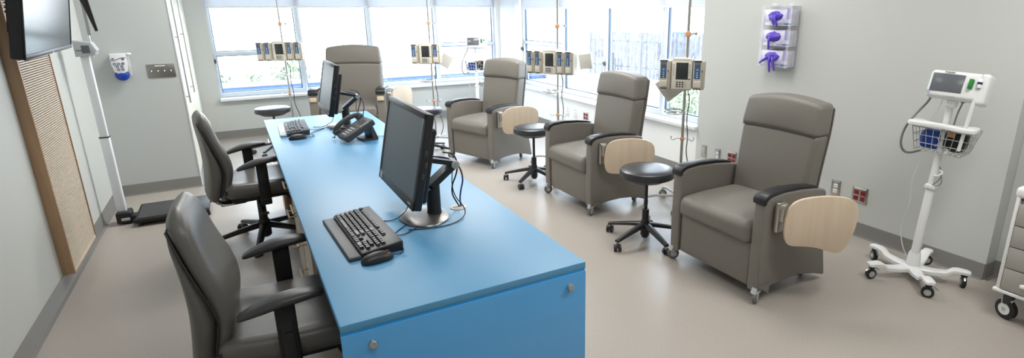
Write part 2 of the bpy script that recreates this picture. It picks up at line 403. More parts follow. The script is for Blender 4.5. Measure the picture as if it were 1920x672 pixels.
# ------------------------------------------------------------------ outside
struct('terrace', MB().box((30, 10, -1.2), (51, 70, .4), gravel), 'pale gravel roof terrace outside')
struct('lake', MB().box((-10, 200, -30), (500, 360, .1), lake), 'pale lake below the building')
t = thing('parapet', 'blue-grey metal parapet ledge outside the back window', 'parapet', (1.6, 9.7, 0))
MB().box((0, -.45, .47), (6.4, 1.1, .06), parap, .01).build('ledge', t)
MB().box((0, .15, .50), (6.4, .10, .12), whitem, .01).build('coping', t)
MB().box((0, -.4, -.29), (6.2, .5, 1.44), gravel).build('upstand', t)
def bush(loc, rad, n, lm, label, name='bush', cat='bush', grp='bushes outside the windows'):
    t = thing(name, label, cat, loc, 0, grp); m = MB()
    for _ in range(n):
        while True:
            p = V((random.uniform(-1, 1), random.uniform(-1, 1), random.uniform(-1, 1)))
            if .35 < p.length < 1: break
        k = 1+.35*noise.noise(p*2.3+V(loc)); p = V((p.x*rad[0]*k, p.y*rad[1]*k, rad[2]+p.z*rad[2]*k)); s_ = random.uniform(.03, .07)*max(1, rad[2]*.9)
        Mx = Matrix.Translation(p) @ Euler((random.uniform(0, 6), random.uniform(0, 6), random.uniform(0, 6))).to_matrix().to_4x4()
        m.add([(-s_, 0, 0), (0, -s_*.5, s_*.2), (s_, 0, 0), (0, s_*.5, s_*.2)], [[0, 1, 2, 3]], lm, Mx)
    m.build('foliage', t)
    b = MB()
    for k in range(5):
        a = k*1.3; b.tube([(0, 0, -.4), (.2*rad[0]*math.cos(a), .2*rad[1]*math.sin(a), rad[2]*.6), (.6*rad[0]*math.cos(a), .6*rad[1]*math.sin(a), rad[2]*1.4)], .02, bark, 6, taper=lambda u: 1-.7*u)
    b.build('stems', t)
for i, (x, y, z, rx, rz_, n) in enumerate([(-.35, 12.3, -.28, .42, .38, 900), (.31, 12.5, -.28, .20, .35, 600), (.98, 12.2, -.28, .40, .50, 1000)]):
    bush((x, y, z), (rx, .6, rz_), n, leafm, ['green bush at the left end beyond the back window', 'low green bush between two taller ones beyond the back window', 'tallest green bush beyond the leftmost window bay'][i])
bush((4.5, 12.6, -.4), (.8, .6, .64), 700, leafm2, 'pale bush beyond the rightmost bay of the back window')
bush((6.7, 7.2, -1.0), (.5, .6, .66), 1500, leafm, 'green shrub on the terrace below the nearest right window bay')
bush((9.8, 10.6, -1.0), (.5, .7, .62), 1000, leafm, 'green shrub farther along the terrace near the board fence')
# roof fence
t = thing('roof_fence', 'grey vertical board fence on the roof terrace', 'fence', (13.3, 20.3, -1.0))
m = MB(); A = V((0, 0, 0)); B = V((2.4, -11.2, 0)); n = 62
for k in range(n):
    p = A.lerp(B, k/n); hh = 1.75+.03*random.random()
    m.box((p.x, p.y, hh/2), (.03, .165, hh), fencem, 0, None)
m.build('boards', t)
for k in range(5):
    p = A.lerp(B, k/4); MB().box((p.x+.08, p.y, .85), (.1, .1, 1.7), hvac).build('post', t)
m = MB(); m.tube([(.05, 0, 1.4), (2.45, -11.2, 1.4)], .04, hvac, 4); m.tube([(.05, 0, .4), (2.45, -11.2, .4)], .04, hvac, 4); m.build('rail', t)
t = thing('bollard', 'thin dark post on the terrace before the fence', 'post', (11.6, 16.2, -1.0)); MB().cyl((0, 0, 0), (0, 0, 1.15), .04, dgrey).build('shaft', t); MB().ell((0, 0, 1.16), (.05, .05, .04), dgrey).build('cap', t)
def rooftop(loc, s_, label):
    t = thing('rooftop_unit', label, 'ventilation unit', loc, R(12), 'ventilation units beyond the fence')
    MB().box((0, 0, s_*.35), (s_*1.1, s_, s_*.7), hvac, .03).build('housing', t)
    MB().lathe([(s_*.38, 0), (s_*.38, s_*.12), (s_*.3, s_*.16)], (0, 0, s_*.7), parap, 20).build('fan_cowl', t)
    m = MB()
    for k in range(6): m.box((-s_*.56, 0, s_*(.15+.08*k)), (.02, s_*.8, s_*.03), dgrey)
    m.build('louvre', t)
rooftop((17.5, 19.3, -.4), 1.2, 'grey ventilation unit behind the fence, left one')
rooftop((18.5, 17.0, -.4), 1.3, 'tall grey ventilation unit behind the middle of the fence')
rooftop((18.2, 15.4, -.4), 1.1, 'small grey ventilation unit behind the fence, right of the tall one')
rooftop((17.6, 13.0, -.4), 1.2, 'grey ventilation unit behind the near end of the fence')
t = thing('roof_stack', 'pale square roof stack behind the fence', 'chimney', (19.6, 18.2, -.6)); MB().box((0, 0, 1.5), (.9, .9, 3.0), hvac, .02).build('shaft', t); MB().box((0, 0, 3.05), (1.2, 1.2, .25), parap, .02).build('cap', t)

# ------------------------------------------------------------------ desk
t = thing('reception_desk', 'long blue frosted glass desk with waterfall end panel', 'desk', (.555, 3.265, 0))
MB().box((0, -.004, .748), (.812, 3.566, .024), dtop, .003).build('top', t)
MB().box((0, -1.776, .742), (.812, .016, .034), dedge, .003).build('front_edge', t)
MB().box((0, -1.779, .364), (.812, .018, .724), dfront, .002).build('end_panel', t)
for x in (.231-.555, .895-.555):
    m = MB(); m.lathe([(.0125, 0), (.0125, .010), (.0105, .013)], (0, 0, 0), steel, 24, M=T(x, -1.788, .682, rx=R(90))); m.lathe([(.005, 0), (.005, .004)], (0, 0, .0), dgrey, 12, M=T(x, -1.79, .682, rx=R(90))); m.build('standoff_cap', t)
MB().box((.05, .03, .715), (.60, 3.40, .04), oak, .004).build('support_frame', t)
MB().box((.34, .02, .36), (.03, 3.42, .66), creamc, .004).build('modesty_panel', t)
def pedestal(yc, wdt, label, wood):
    p = thing('drawer_pedestal', label, 'drawer unit', (.44, yc, 0), 0, 'drawer units under the desk')
    MB().box((.0, 0, .355), (.46, wdt, .66), wood, .004).build('body', p)
    zs = [(.03, .30), (.31, .49), (.50, .67)]
    for a, b in zs:
        d = MB().box((-.236, 0, (a+b)/2), (.016, wdt-.06, b-a-.006), creamc, .003).build('drawer_front', p)
        m = MB(); zc = b-.05
        m.cyl((-.285, -.08, zc), (-.285, .08, zc), .0055, brass, seg=10)
        for s_ in (-.06, .06): m.cyl((-.285, s_, zc), (-.243, s_, zc), .0045, brass, seg=10)
        m.build('handle', d)
    return p
pedestal(3.02, .46, 'oak drawer unit under the desk, nearer of the middle pair', oak)
pedestal(3.50, .46, 'oak drawer unit under the desk, farther of the middle pair', oak)
pedestal(4.84, .32, 'oak drawer unit under the far end of the desk', oak)

# ------------------------------------------------------------------ recliners
def wheel(mb, c, r, wdt, ang, tyre=rubber, hub=greyp):
    d = V((math.cos(ang), math.sin(ang), 0)); c = V(c)
    ax = V((-d.y, d.x, 0))
    secs = [mb.ring(c-ax*wdt/2, ax, r*.86, 20), mb.ring(c-ax*wdt*.38, ax, r, 20), mb.ring(c+ax*wdt*.38, ax, r, 20), mb.ring(c+ax*wdt/2, ax, r*.86, 20)]
    mb.loft(secs, tyre)
    mb.cyl(c-ax*(wdt/2+.002), c+ax*(wdt/2+.002), r*.58, hub, seg=18); mb.cyl(c-ax*(wdt/2+.004), c+ax*(wdt/2+.004), r*.2, chrome, seg=10)
def recliner(loc, heading, label, W=.73, bw=.55, hs=1.0, tray_yaw=0, woodblock=False, tray_out=.0, th=.078):
    t = thing('recliner', label, 'recliner', loc, heading, 'vinyl treatment recliners')
    hw = W/2; iw = hw-th
    def zf(p): return V((p.x, p.y, p.z*hs))
    side = [(0, .075), (.004, .30), (0, .585), (-.012, .615), (-.04, .632), (-.15, .640), (-.30, .632), (-.42, .617), (-.50, .600), (-.515, .585), (-.53, .45), (-.555, .25), (-.60, .04), (-.58, .038), (-.50, .066), (-.40, .088), (-.30, .098), (-.18, .096), (-.08, .082)]
    for s_ in (-1, 1):
        a, b = sorted((s_*iw, s_*hw))
        MB().prism([(x, z*hs) for x, z in side], a, b, vinyl, 'y', bev=.012, seg=3).build('side_panel', t)
        # black arm cap: wraps over the front
        up = [(.010, .592), (.014, .612), (.006, .634), (-.012, .646), (-.05, .654), (-.16, .660), (-.30, .651), (-.40, .636), (-.455, .622), (-.46, .612), (-.40, .618), (-.30, .630), (-.15, .638), (-.05, .632), (-.02, .618), (-.008, .606), (-.006, .592)]
        def capw(p, s_=s_, a=a, b=b):
            u = max(0, min(1, -p.x/.47)); c0 = (a+b)/2; return V((p.x, c0+(p.y-c0)*(1-.50*u), p.z))
        MB().prism([(x, z*hs) for x, z in up], a-.003, b+.003, black, 'y', bev=.006, seg=3, fn=capw).build('arm_cap', t)
        if woodblock: MB().box((.012, (a+b)/2, .545*hs), (.02, th*.72, .05), maple, .004).build('arm_block', t)
    # seat
    def seatfn(p):
        u = (p.x+.27)/.27; return V((p.x, p.y, p.z + .012*(1-min(1, abs(p.y/iw))**4) - .010*max(0, u)**3))
    MB().rbox((-.235, 0, .405*hs), (.52, iw*2-.006, .135), .045, vinyl, n=8, k=4, bulge=(.012, 0, .012), fn=seatfn).build('seat', t)
    m = MB(); m.rbox((-.035, 0, .212*hs), (.05, iw*2-.01, .262*hs), .012, vinyl, n=5, k=2, bulge=(.004, 0, 0)); m.build('footrest', t)
    m = MB(); m.box((-.27, 0, .20), (.42, iw*2-.02, .16), blackm, .01); m.build('mechanism', t)
    # back
    zb0, zb1 = .42*hs, 1.068*hs; Hb = zb1-zb0
    def backfn(p, inflate=0):
        u = (p.z-zb0)/Hb; hw_ = bw/2
        shx = -.415 - .060*u - .035*u*u
        wsc = .965+.035*min(1, u/.68) - .05*max(0, (u-.72)/.28)**1.5
        crown = .030*(1-(p.y/hw_)**2)*max(0, (u-.6)/.4)
        return V((p.x+shx, p.y*wsc, p.z+crown))
    zmid = zb0+.715*Hb
    MB().rbox((-.075, 0, (zb0+zmid)/2), (.125, bw, zmid-zb0+.02), .030, vinyl, n=8, k=4, bulge=(.010, 0, 0), fn=backfn).build('backrest', t)
    MB().rbox((-.068, 0, (zmid+zb1)/2), (.135, bw+.006, zb1-zmid), .026, vinyl, n=8, k=4, bulge=(.012, 0, 0), fn=backfn).build('headrest', t)
    MB().rbox((-.145, 0, (zb0+zb1)/2-.01), (.03, bw*.985, Hb-.03), .014, vinyl, n=8, k=2, fn=backfn).build('back_panel', t)
    # piping along the near side edges of the back
    for s_ in (-1, 1):
        pts = [backfn(V((-.134, s_*bw*.497, zb0+Hb*(.12+.84*k/12)))) for k in range(13)]; MB().tube(pts, .0022, mat('dark_taupe_piping', (.09, .08, .07), .5), 6).build('piping', t)
    MB().tube([backfn(V((-.012, bw*(-.485+.97*k/16), zmid+.002))) for k in range(17)], .004, mat('dark_taupe_piping', (.09, .08, .07), .5), 6).build('seam', t)
    # casters
    for (cx_, s_) in ((-.02, -1), (-.02, 1), (-.545, -1), (-.545, 1)):
        m = MB(); y = s_*(hw-(.02 if cx_ > -.1 else .12))
        wheel(m, (cx_+.004, y, .037), .037, .022, R(25)*s_, rubber, greyp)
        m.prism([(cx_-.035, .10), (cx_+.022, .098), (cx_+.034, .066), (cx_+.018, .048), (cx_-.022, .075)], y-.016, y+.016, silver, 'y', bev=.003)
        if cx_ > -.1: m.prism([(cx_+.012, .105), (cx_-.075, .118), (cx_-.070, .050)], *sorted((s_*(hw+.001), s_*(hw+.005))), mat('bracket_grey', (.16, .155, .15), .45), 'y')
        m.build('caster', t)
    # tray on the left side
    M = T(-.085, hw+.012, .50*hs)
    m = MB(); m.rbox((0, .012, .02), (.055, .026, .17), .008, steel, n=1, k=2, M=M); m.rbox((.0, .032, .05), (.03, .03, .10), .008, steel, n=1, k=2, M=M); m.cyl((-.02, .030, .09), (.03, .030, .09), .014, steel, M=M); m.build('tray_bracket', t)
    Mt = T(-.065, hw+.058, .495*hs, rz=tray_yaw)
    # outline in (along, z); along goes to the back
    ol = [(.025, -.085), (.012, -.03), (.016, .04), (.035, .088), (.075, .115), (.15, .128), (.24, .132), (.33, .122), (.375, .095), (.388, .05), (.382, -.01), (.366, -.07), (.338, -.125), (.30, -.143), (.25, -.130), (.19, -.112), (.12, -.106), (.055, -.105)]
    pts = [V((-a, 0, z)) for a, z in ol]
    for _ in range(2):
        q = []
        for i in range(len(pts)): a, b = pts[i], pts[(i+1) % len(pts)]; q += [a*.75+b*.25, a*.25+b*.75]
        pts = q
    MB().prism([(p.x*1.04, p.z*1.2*hs) for p in pts], -.010, .010, maple, 'y', bev=.003, M=Mt).build('tray', t)
    return t
recliner((2.345, 2.216, 0), PI, 'taupe recliner nearest the camera, tray swung out beside it', tray_yaw=R(-30))
recliner((2.312, 3.862, 0), PI+R(1), 'taupe recliner, second from the camera along the window wall', tray_yaw=R(-36))
recliner((2.09, 5.535, 0), PI+R(20), 'taupe recliner, angled, farthest of the row along the window wall', tray_yaw=R(-34))
recliner((1.12, 6.97, 0), R(-113), 'wide taupe recliner facing the camera behind the desk', W=.88, bw=.67, hs=1.10, woodblock=True, tray_yaw=R(-30), th=.105)

# ------------------------------------------------------------------ stools
def star_base(t, n, rad, hub_z, a0, mt, hubr=.032, thick=.028, cr=.025):
    MB().lathe([(hubr*.8, .035), (hubr, .045), (hubr, hub_z+.02), (hubr*.8, hub_z+.04)], (0, 0, 0), mt, 20).build('hub', t)
    for k in range(n):
        a = a0+2*PI*k/n; d = V((math.cos(a), math.sin(a), 0)); s_ = V((-d.y, d.x, 0)); secs = []
        for u in range(7):
            f = u/6; r = hubr*.6 + (rad-hubr*.6)*f; z = hub_z - (hub_z-.072)*f**1.15; wd = .027*(1-.38*f); hh = thick*(1-.38*f)
            c = d*r+V((0, 0, z)); secs.append([c-s_*wd-V((0, 0, hh*.45)), c-s_*wd*.9+V((0, 0, hh*.3)), c-s_*wd*.45+V((0, 0, hh*.55)), c+s_*wd*.45+V((0, 0, hh*.55)), c+s_*wd*.9+V((0, 0, hh*.3)), c+s_*wd-V((0, 0, hh*.45))])
        MB().loft(secs, mt).build('leg', t)
        m = MB(); e = d*(rad-.008); ang = a+.9+k
        m.cyl((e.x, e.y, .045), (e.x, e.y, .075), .007, steel, seg=10)
        q = V((math.cos(ang), math.sin(ang), 0)); ax = V((-q.y, q.x, 0)); cc = e + q*.012
        for sg in (-1, 1):
            c = cc+ax*.015*sg+V((0, 0, cr)); m.cyl(c-ax*.009, c+ax*.009, cr, black, seg=18); m.cyl(c-ax*.0100, c+ax*.0100, cr*.45, dgrey, seg=12)
        m.rbox((cc.x, cc.y, cr+.014), (.036, .036, .026), .008, black, n=1, k=2)
        m.build('caster', t)
def stool(loc, label, h=.545, rot=0, rad=.29):
    t = thing('rolling_stool', label, 'stool', loc, rot, 'black rolling stools')
    R_ = .19
    MB().lathe([(R_*.90, -.062), (R_*.985, -.055), (R_, -.045), (R_, -.018), (R_*.985, -.008), (R_*.93, -.001), (R_*.6, .004), (R_*.2, .005)], (0, 0, h-.005), stoolv, 48).build('seat', t)
    MB().torus((0, 0, h-.05), R_+.0005, .003, seam, 48).build('piping', t)
    MB().lathe([(R_*.7, -.085), (R_*.8, -.075), (R_*.8, -.064)], (0, 0, h), black, 32).build('seat_plate', t)
    m = MB(); m.torus((.0, 0, h-.088), R_*.63, .0045, black, 32); m.build('height_lever', t)
    m = MB(); m.cyl((0, 0, .15), (0, 0, h-.075), .012, black); m.cyl((0, 0, .10), (0, 0, .24), .025, black); m.cyl((0, 0, .025), (0, 0, .12), .023, dgrey); m.build('gas_lift', t)
    star_base(t, 5, rad, .125, 0, black)
    return t
st = stool((2.39, 2.90, 0), 'black round stool between the two nearest recliners', rot=R(190))
dup(st, (2.385, 4.60, 0), R(215), 'black round stool between the second and third recliners of the row')
dup(st, (1.815, 6.17, 0), R(-40), 'black round stool between the far recliner and the near monitor screen')
dup(st, (.322, 7.19, 0), R(20), 'black round stool beyond the far left corner of the desk')

# ------------------------------------------------------------------ task chairs
def task_chair(loc, rz, label):
    t = thing('task_chair', label, 'office chair', loc, rz, 'grey leather task chairs at the desk')
    # seat: waterfall cushion
    def sf(p):
        u = (p.x-.02)/.25; return V((p.x, p.y*(1-.06*max(0, -u)), p.z - .028*max(0, u-.4)**2*2 + .016*min(1, abs(p.y/.25))**3 + .012*max(0, -u)**2))
    MB().rbox((.03, 0, .436), (.50, .50, .105), .045, vinyl2, n=8, k=4, bulge=(.01, .01, .006), fn=sf).build('seat', t)
    m = MB(); m.rbox((.03, 0, .385), (.44, .42, .03), .012, blackm, n=4, k=2); m.build('seat_shell', t)
    # back: profile in x-z for front cushion, width profile
    H0, H1 = .385, .975
    def wprof(u):
        if u < .5: return .160+.060*math.sin(PI*min(1, u/.5)/2)
        return .220-.050*((u-.5)/.5)**2.0
    def fx(u):  # front surface x
        return -.200 + .052*math.exp(-((u-.38)/.26)**2) - .045*max(0, u-.55)**1.2*2
    def bx_(u):  # rear surface x
        return -.325 + .022*math.sin(PI*min(1, u/.9)) + .006*u
    def sh(u):  # share of the thickness taken by the rear cover
        return .10 + .50*min(1, max(0, (.93-u)/.6))**.8
    def sec(u, f, g, w_, n=28):
        # superellipse section between x=g (rear) and x=f (front)
        z = H0+(H1-H0)*u; out = []
        cx_ = (f+g)/2; rx = (f-g)/2
        for k in range(n):
            a = 2*PI*k/n; ca, sa = math.cos(a), math.sin(a)
            x = cx_ + rx*math.copysign(abs(ca)**.75, ca); y = w_*math.copysign(abs(sa)**.55, sa)
            x += .006*(abs(y)/.23)**2   # wraps forward at the sides
            out.append(V((x, y, z)))
        return out
    def loftback(cover, name, wk, mt):
        secs = []; N = 56; top = .90 if cover else 1.0
        for i in range(N+1):
            u = top*i/N; q = i/N
            e = math.sqrt(max(.03, 1-max(0, (q-.86)/.14)**2)); e2 = .45+.55*math.sqrt(min(1, q/.07))
            f, g = fx(u), bx_(u)
            if cover: f = g+(f-g)*(sh(u)+.02)
            else: g = g+(f-g)*max(0, sh(u)-.10)*min(1, (1-u)/.12) if u < .999 else g
            c = (f+g)/2; h = (f-g)/2*e*e2
            secs.append(sec(u, c+h, c-h, wprof(u)*(.55+.45*e)*wk*(.8+.2*e2)))
        return MB().loft(secs, mt).build(name, t)
    loftback(False, 'back_cushion', 1.0, vinyl2)
    loftback(True, 'back_cover', .965, vinyl2)
    pts = []
    for s_ in (-1, 1):
        q = []
        for i in range(2, 21):
            u = i/22; f, g = fx(u), bx_(u); x = g+(f-g)*(sh(u)+.0); w_ = wprof(u)*.985; q.append(V((x+.006*(w_/.23)**2, s_*w_, H0+(H1-H0)*u)))
        pts += q if s_ < 0 else q[::-1]
    MB().tube(pts, .0030, seam, 6).build('piping', t)
    MB().box((-.215, -.218, .455), (.018, .004, .03), black, .001).build('label_tab', t)
    # mechanism, spine, levers
    m = MB(); m.rbox((.0, 0, .365), (.26, .17, .06), .015, black, n=2, k=2); m.rbox((-.17, 0, .335), (.16, .10, .035), .012, black, n=2, k=2); m.build('mechanism', t)
    m = MB(); m.tube([(-.12, 0, .345), (-.24, 0, .325), (-.275, 0, .36), (-.285, 0, .48)], .014, black, 8, smooth=2); m.tube([(-.12, -.07, .345), (-.24, -.06, .325), (-.275, -.05, .38), (-.28, -.05, .46)], .008, steel, 8, smooth=2); m.build('back_support', t)
    for q, (x, y, dx) in enumerate(((-.03, -.10, -.0), (.14, -.10, .10))):
        m = MB(); m.tube([(x, y, .36), (x+dx*.3, y-.07, .33), (x+dx*.6, y-.14, .295)], .006, black, 8, smooth=1); m.rbox((x+dx*.6+.01, y-.155, .285), (.05, .03, .016), .006, black, n=1, k=2); m.build('lever', t)
    MB().ell((.20, -.20, .385), (.055, .030, .010), black).build('tilt_knob', t)
    # arms
    for s_ in (-1, 1):
        y = s_*.275
        m = MB(); m.rbox((.0, y, .50), (.066, .022, .30), .008, blackm, n=2, k=2); m.box((.0, y+s_*.0115, .475), (.040, .004, .20), black, .002)
        m.rbox((.0, s_*.17, .385), (.065, .24, .016), .006, blackm, n=2, k=2); m.build('arm_post', t)
        def af(p, y=y):
            u = (p.x-.0)/.135; return V((p.x-.008, p.y + (p.y-y)*(-.50*min(1, abs(u))**2.6), .652+(p.z-.652)*(1-.45*min(1, abs(u))**2.5) + .020*u*.7 - .022*max(0, -u)**1.6 - .012*max(0, u)**3))
        MB().rbox((0, y, .652), (.275, .078, .030), .014, mat('arm_pad', (.045, .047, .048), .38), n=8, k=3, bulge=(.0, 0.004, .006), fn=af).build('armrest', t)
        m = MB(); m.cyl((.0, y+s_*.012, .52), (.0, y+s_*.020, .52), .014, black); m.build('arm_button', t)
    m = MB(); m.cyl((0, 0, .17), (0, 0, .36), .014, chrome); m.cyl((0, 0, .10), (0, 0, .34), .030, black, r1=.026); m.cyl((0, 0, .03), (0, 0, .12), .024, dgrey); m.build('gas_lift', t)
    star_base(t, 5, .33, .125, R(36), black, hubr=.04, thick=.036, cr=.029)
    return t
ch = task_chair((.045, 2.225, 0), R(-3), 'grey leather task chair nearest the camera, tucked under the desk')
dup(ch, (.03, 4.33, 0), R(7), 'grey leather task chair at the far keyboard end of the desk')

# ------------------------------------------------------------------ desk electronics
DZ = .76
def monitor(loc, label):
    t = thing('desktop_computer', label, 'computer monitor', loc, 0, 'black all-in-one computers on the desk')
    # base disc at origin; screen centre offset
    m = MB(); m.lathe([(.118, 0), (.125, .003), (.122, .007), (.10, .011), (.03, .014)], (0, 0, 0), steel if False else mat('base_satin', (.20, .195, .19), .28, .7), 48, sx=.82, sy=1.05); m.build('base', t)
    m = MB()
    secs = []
    for z, r in ((.012, .036), (.03, .034), (.09, .034), (.135, .034)): secs.append([V((.045+r*.85*math.cos(2*PI*k/24), r*math.sin(2*PI*k/24), z+(.02 if z > .1 else 0)*math.cos(2*PI*k/24))) for k in range(24)])
    m.loft(secs, black); m.build('column', t)
    m = MB(); M = T(.045, 0, .13)
    def slab(p0, p1, w_, th_):
        p0, p1 = V(p0), V(p1); d = (p1-p0).normalized(); n_ = V((0, 1, 0)); q = d.cross(n_)
        secs = []
        for f in (-.08, 0, .5, 1, 1.08):
            c = p0.lerp(p1, f); k = .6 if f < 0 or f > 1 else 1
            secs.append([c+n_*w_/2*k+q*th_/2*k, c-n_*w_/2*k+q*th_/2*k, c-n_*w_/2*k-q*th_/2*k, c+n_*w_/2*k-q*th_/2*k])
        m.loft(secs, black)
    slab((.035, 0, .135), (.140, 0, .215), .062, .026)
    slab((.140, 0, .220), (-.012, 0, .262), .056, .020)
    m.cyl((.140, -.036, .217), (.140, .036, .217), .017, greyp); m.cyl((.140, -.039, .217), (.140, .039, .217), .010, steel)
    m.build('arm', t)
    cx_, cy_, cz_ = -.064, .045, .297; tl = R(12)
    M = T(cx_, cy_, cz_, ry=tl)   # screen faces -x, leaning back
    W_, H_ = .545, .373
    m = MB(); m.rbox((.016, 0, 0), (.032, W_, H_), .006, black, n=1, k=2, M=M)
    m.rbox((.043, 0, -.02), (.040, W_*.86, H_*.80), .012, black, n=1, k=2, M=M)
    m.build('housing', t)
    m = MB(); th_ = .017
    for (y, z, a, b) in ((0, H_/2-.011, W_, .022), (0, -H_/2+.020, W_, .040), (-W_/2+.010, 0, .020, H_), (W_/2-.010, 0, .020, H_)): m.box((-.002, y, z), (.006, a, b), dgrey, .002, M=M)
    m.build('bezel', t)
    MB().box((.0, 0, .009), (.004, W_-.04, H_-.062), scrm, 0, M=M).build('screen', t)
    m = MB(); m.box((-.0055, .225, -H_/2+.022), (.002, .030, .026), silver, 0, M=M); m.box((-.0055, -.22, -H_/2+.018), (.002, .035, .006), greyp, 0, M=M); m.build('sticker', t)
    for k in range(3): MB().box((.018+.006*(k % 2), -W_/2-.001, .04-.045*k), (.010, .004, .022), dgrey, .001, M=M).build('side_port', t)
    m = MB()
    m.tube([(.10, .0, .27), (.16, .03, .25), (.175, .03, .18), (.135, .05, .08), (.17, .035, .004)], .0035, cable, 6, smooth=3)
    m.tube([(.02, .02, .26), (.15, .02, .235), (.195, .02, .15), (.175, .04, .05), (.175, .03, .004)], .0035, navy, 6, smooth=3)
    m.tube([(.13, -.02, .21), (.11, -.05, .10), (.17, -.06, .02), (.12, -.13, .003), (.02, -.16, .003), (-.10, -.12, .003)], .0022, cable, 6, smooth=3)
    m.tube([(-.02, .12, .12), (-.04, .08, .03), (-.09, .02, .016), (-.13, .01, .003), (-.19, .05, .003)], .0022, cable, 6, smooth=3)
    m.build('cables', t)
    g = thing('cable_grommet', label.replace('black all-in-one computer', 'beige desk grommet with cables behind the computer'), 'grommet', (loc[0]+.165, loc[1]+.035, loc[2]), 0, 'desk cable grommets')
    MB().lathe([(.036, 0), (.036, .003), (.028, .005)], (0, 0, 0), beige, 32).build('cap', g); MB().box((0, 0, .004), (.05, .006, .004), dgrey).build('slot', g)
    return t
mo = monitor((.610, 2.20, DZ), 'black all-in-one computer near the front of the desk')
mo2 = monitor((.648, 4.455, DZ), 'black all-in-one computer at the far end of the desk')
def keyboard(c, rz, label, light=False):
    t = thing('keyboard', label, 'keyboard', (*c, DZ), rz, 'keyboards on the desk')
    # local: width along y (.455), depth along x: user side -x. Wedge: rear higher
    W_, D_ = .455, .150
    def wf(p): return V((p.x, p.y, p.z*(1) + (p.x+D_/2)/D_*.016*(1 if p.z > .004 else 0)))
    MB().rbox((0, 0, .012), (D_, W_, .022), .005, black if not light else dgrey, n=4, k=2, fn=wf).build('body', t)
    MB().rbox((-D_/2-.022, 0, .008), (.046, W_, .015), .006, dgrey if not light else silver, n=2, k=2).build('palm_rest', t)
    def z_(x): return .024+(x+D_/2)/D_*.016
    m = MB(); u = .0188
    rows = [(-.062, [1.25, 1.25, 1.25, 6.25, 1.25, 1.25, 1.25, 1.25], [1, 1, 1], [2, 1]), (-.044, [2.25]+[1]*10+[2.75], [0, 1, 0], [1, 1, 1, 1]), (-.026, [1.75]+[1]*11+[2.25], [], [1, 1, 1]), (-.008, [1.5]+[1]*12+[1.5], [1, 1, 1], [1, 1, 1, 1]), (.010, [1]*13+[2], [1, 1, 1], [1, 1, 1, 1]), (.034, [1, 0, 1, 1, 1, 1, .5*0+1, 1, 1, 1, 1, 1, 1, 1], [1, 1, 1], [])]
    y1 = W_/2-.012   # left end of keyboard for user facing +x is +y
    for x, main, nav, num in rows:
        for start, keys in ((0, main), (15.25*u, nav), (18.5*u, num)):
            y = y1-start
            for k in keys:
                wdt = (k if k else 1)*u
                if k:
                    hx = .0165; top = z_(x)+.007
                    m.loft([[V((x-hx/2, y-wdt+.001, z_(x)-.004)), V((x+hx/2, y-wdt+.001, z_(x)-.004)), V((x+hx/2, y-.001, z_(x)-.004)), V((x-hx/2, y-.001, z_(x)-.004))],
                            [V((x-hx/2+.002, y-wdt+.003, top)), V((x+hx/2-.003, y-wdt+.003, top)), V((x+hx/2-.003, y-.003, top)), V((x-hx/2+.002, y-.003, top))]], keyl if (k > 1.3 or x > .03) and k < 5 else keym)
                y -= wdt
    m.build('keys', t)
    m = MB()
    for s_ in (-1, 1): m.box((D_/2-.012, s_*W_*.44, .006), (.014, .03, .012), black, .002)
    m.build('feet', t)
    m = MB(); m.tube([(D_/2, -.10, .02), (D_/2+.03, -.10, .004), (D_/2+.10, -.06, .003), (D_/2+.20, .06, .003), (D_/2+.26, .20, .003)], .0022, cable, 6, smooth=3); m.build('cord', t)
    return t
kb = keyboard((.356, 2.125), R(3), 'black keyboard with palm rest near the front of the desk')
kb2 = keyboard((.338, 4.47), R(-2), 'dark keyboard with pale silver palm rest at the far end of the desk', light=True)
def mouse(c, rz, label, red=True):
    t = thing('computer_mouse', label, 'computer mouse', (*c, DZ), rz, 'black computer mice')
    def mf(p): return V((p.x, p.y*(1-.12*math.cos(p.x*40)), max(0.001, p.z)))
    MB().ell((0, 0, .008), (.058, .031, .027), black, 24, 14, fn=mf).build('body', t)
    MB().rbox((.034, 0, .0275), (.018, .006, .010), .003, redp if red else dgrey, n=1, k=2).build('scroll_wheel', t)
    m = MB(); m.tube([(.034, -.0008, .029), (.045, 0, .023), (.056, 0, .012)], .001, blackm, 6); m.build('button_split', t)
    m = MB(); m.tube([(.056, 0, .010), (.09, .0, .003), (.12, .05, .003), (.10, .12, .003), (.14, .20, .003), (.22, .26, .003)], .002, cable, 6, smooth=3); m.build('cord', t)
mouse((.338, 1.856), R(8), 'black mouse with red scroll wheel beside the near keyboard')
mouse((.312, 4.125), R(3), 'dark mouse beside the far keyboard', False)
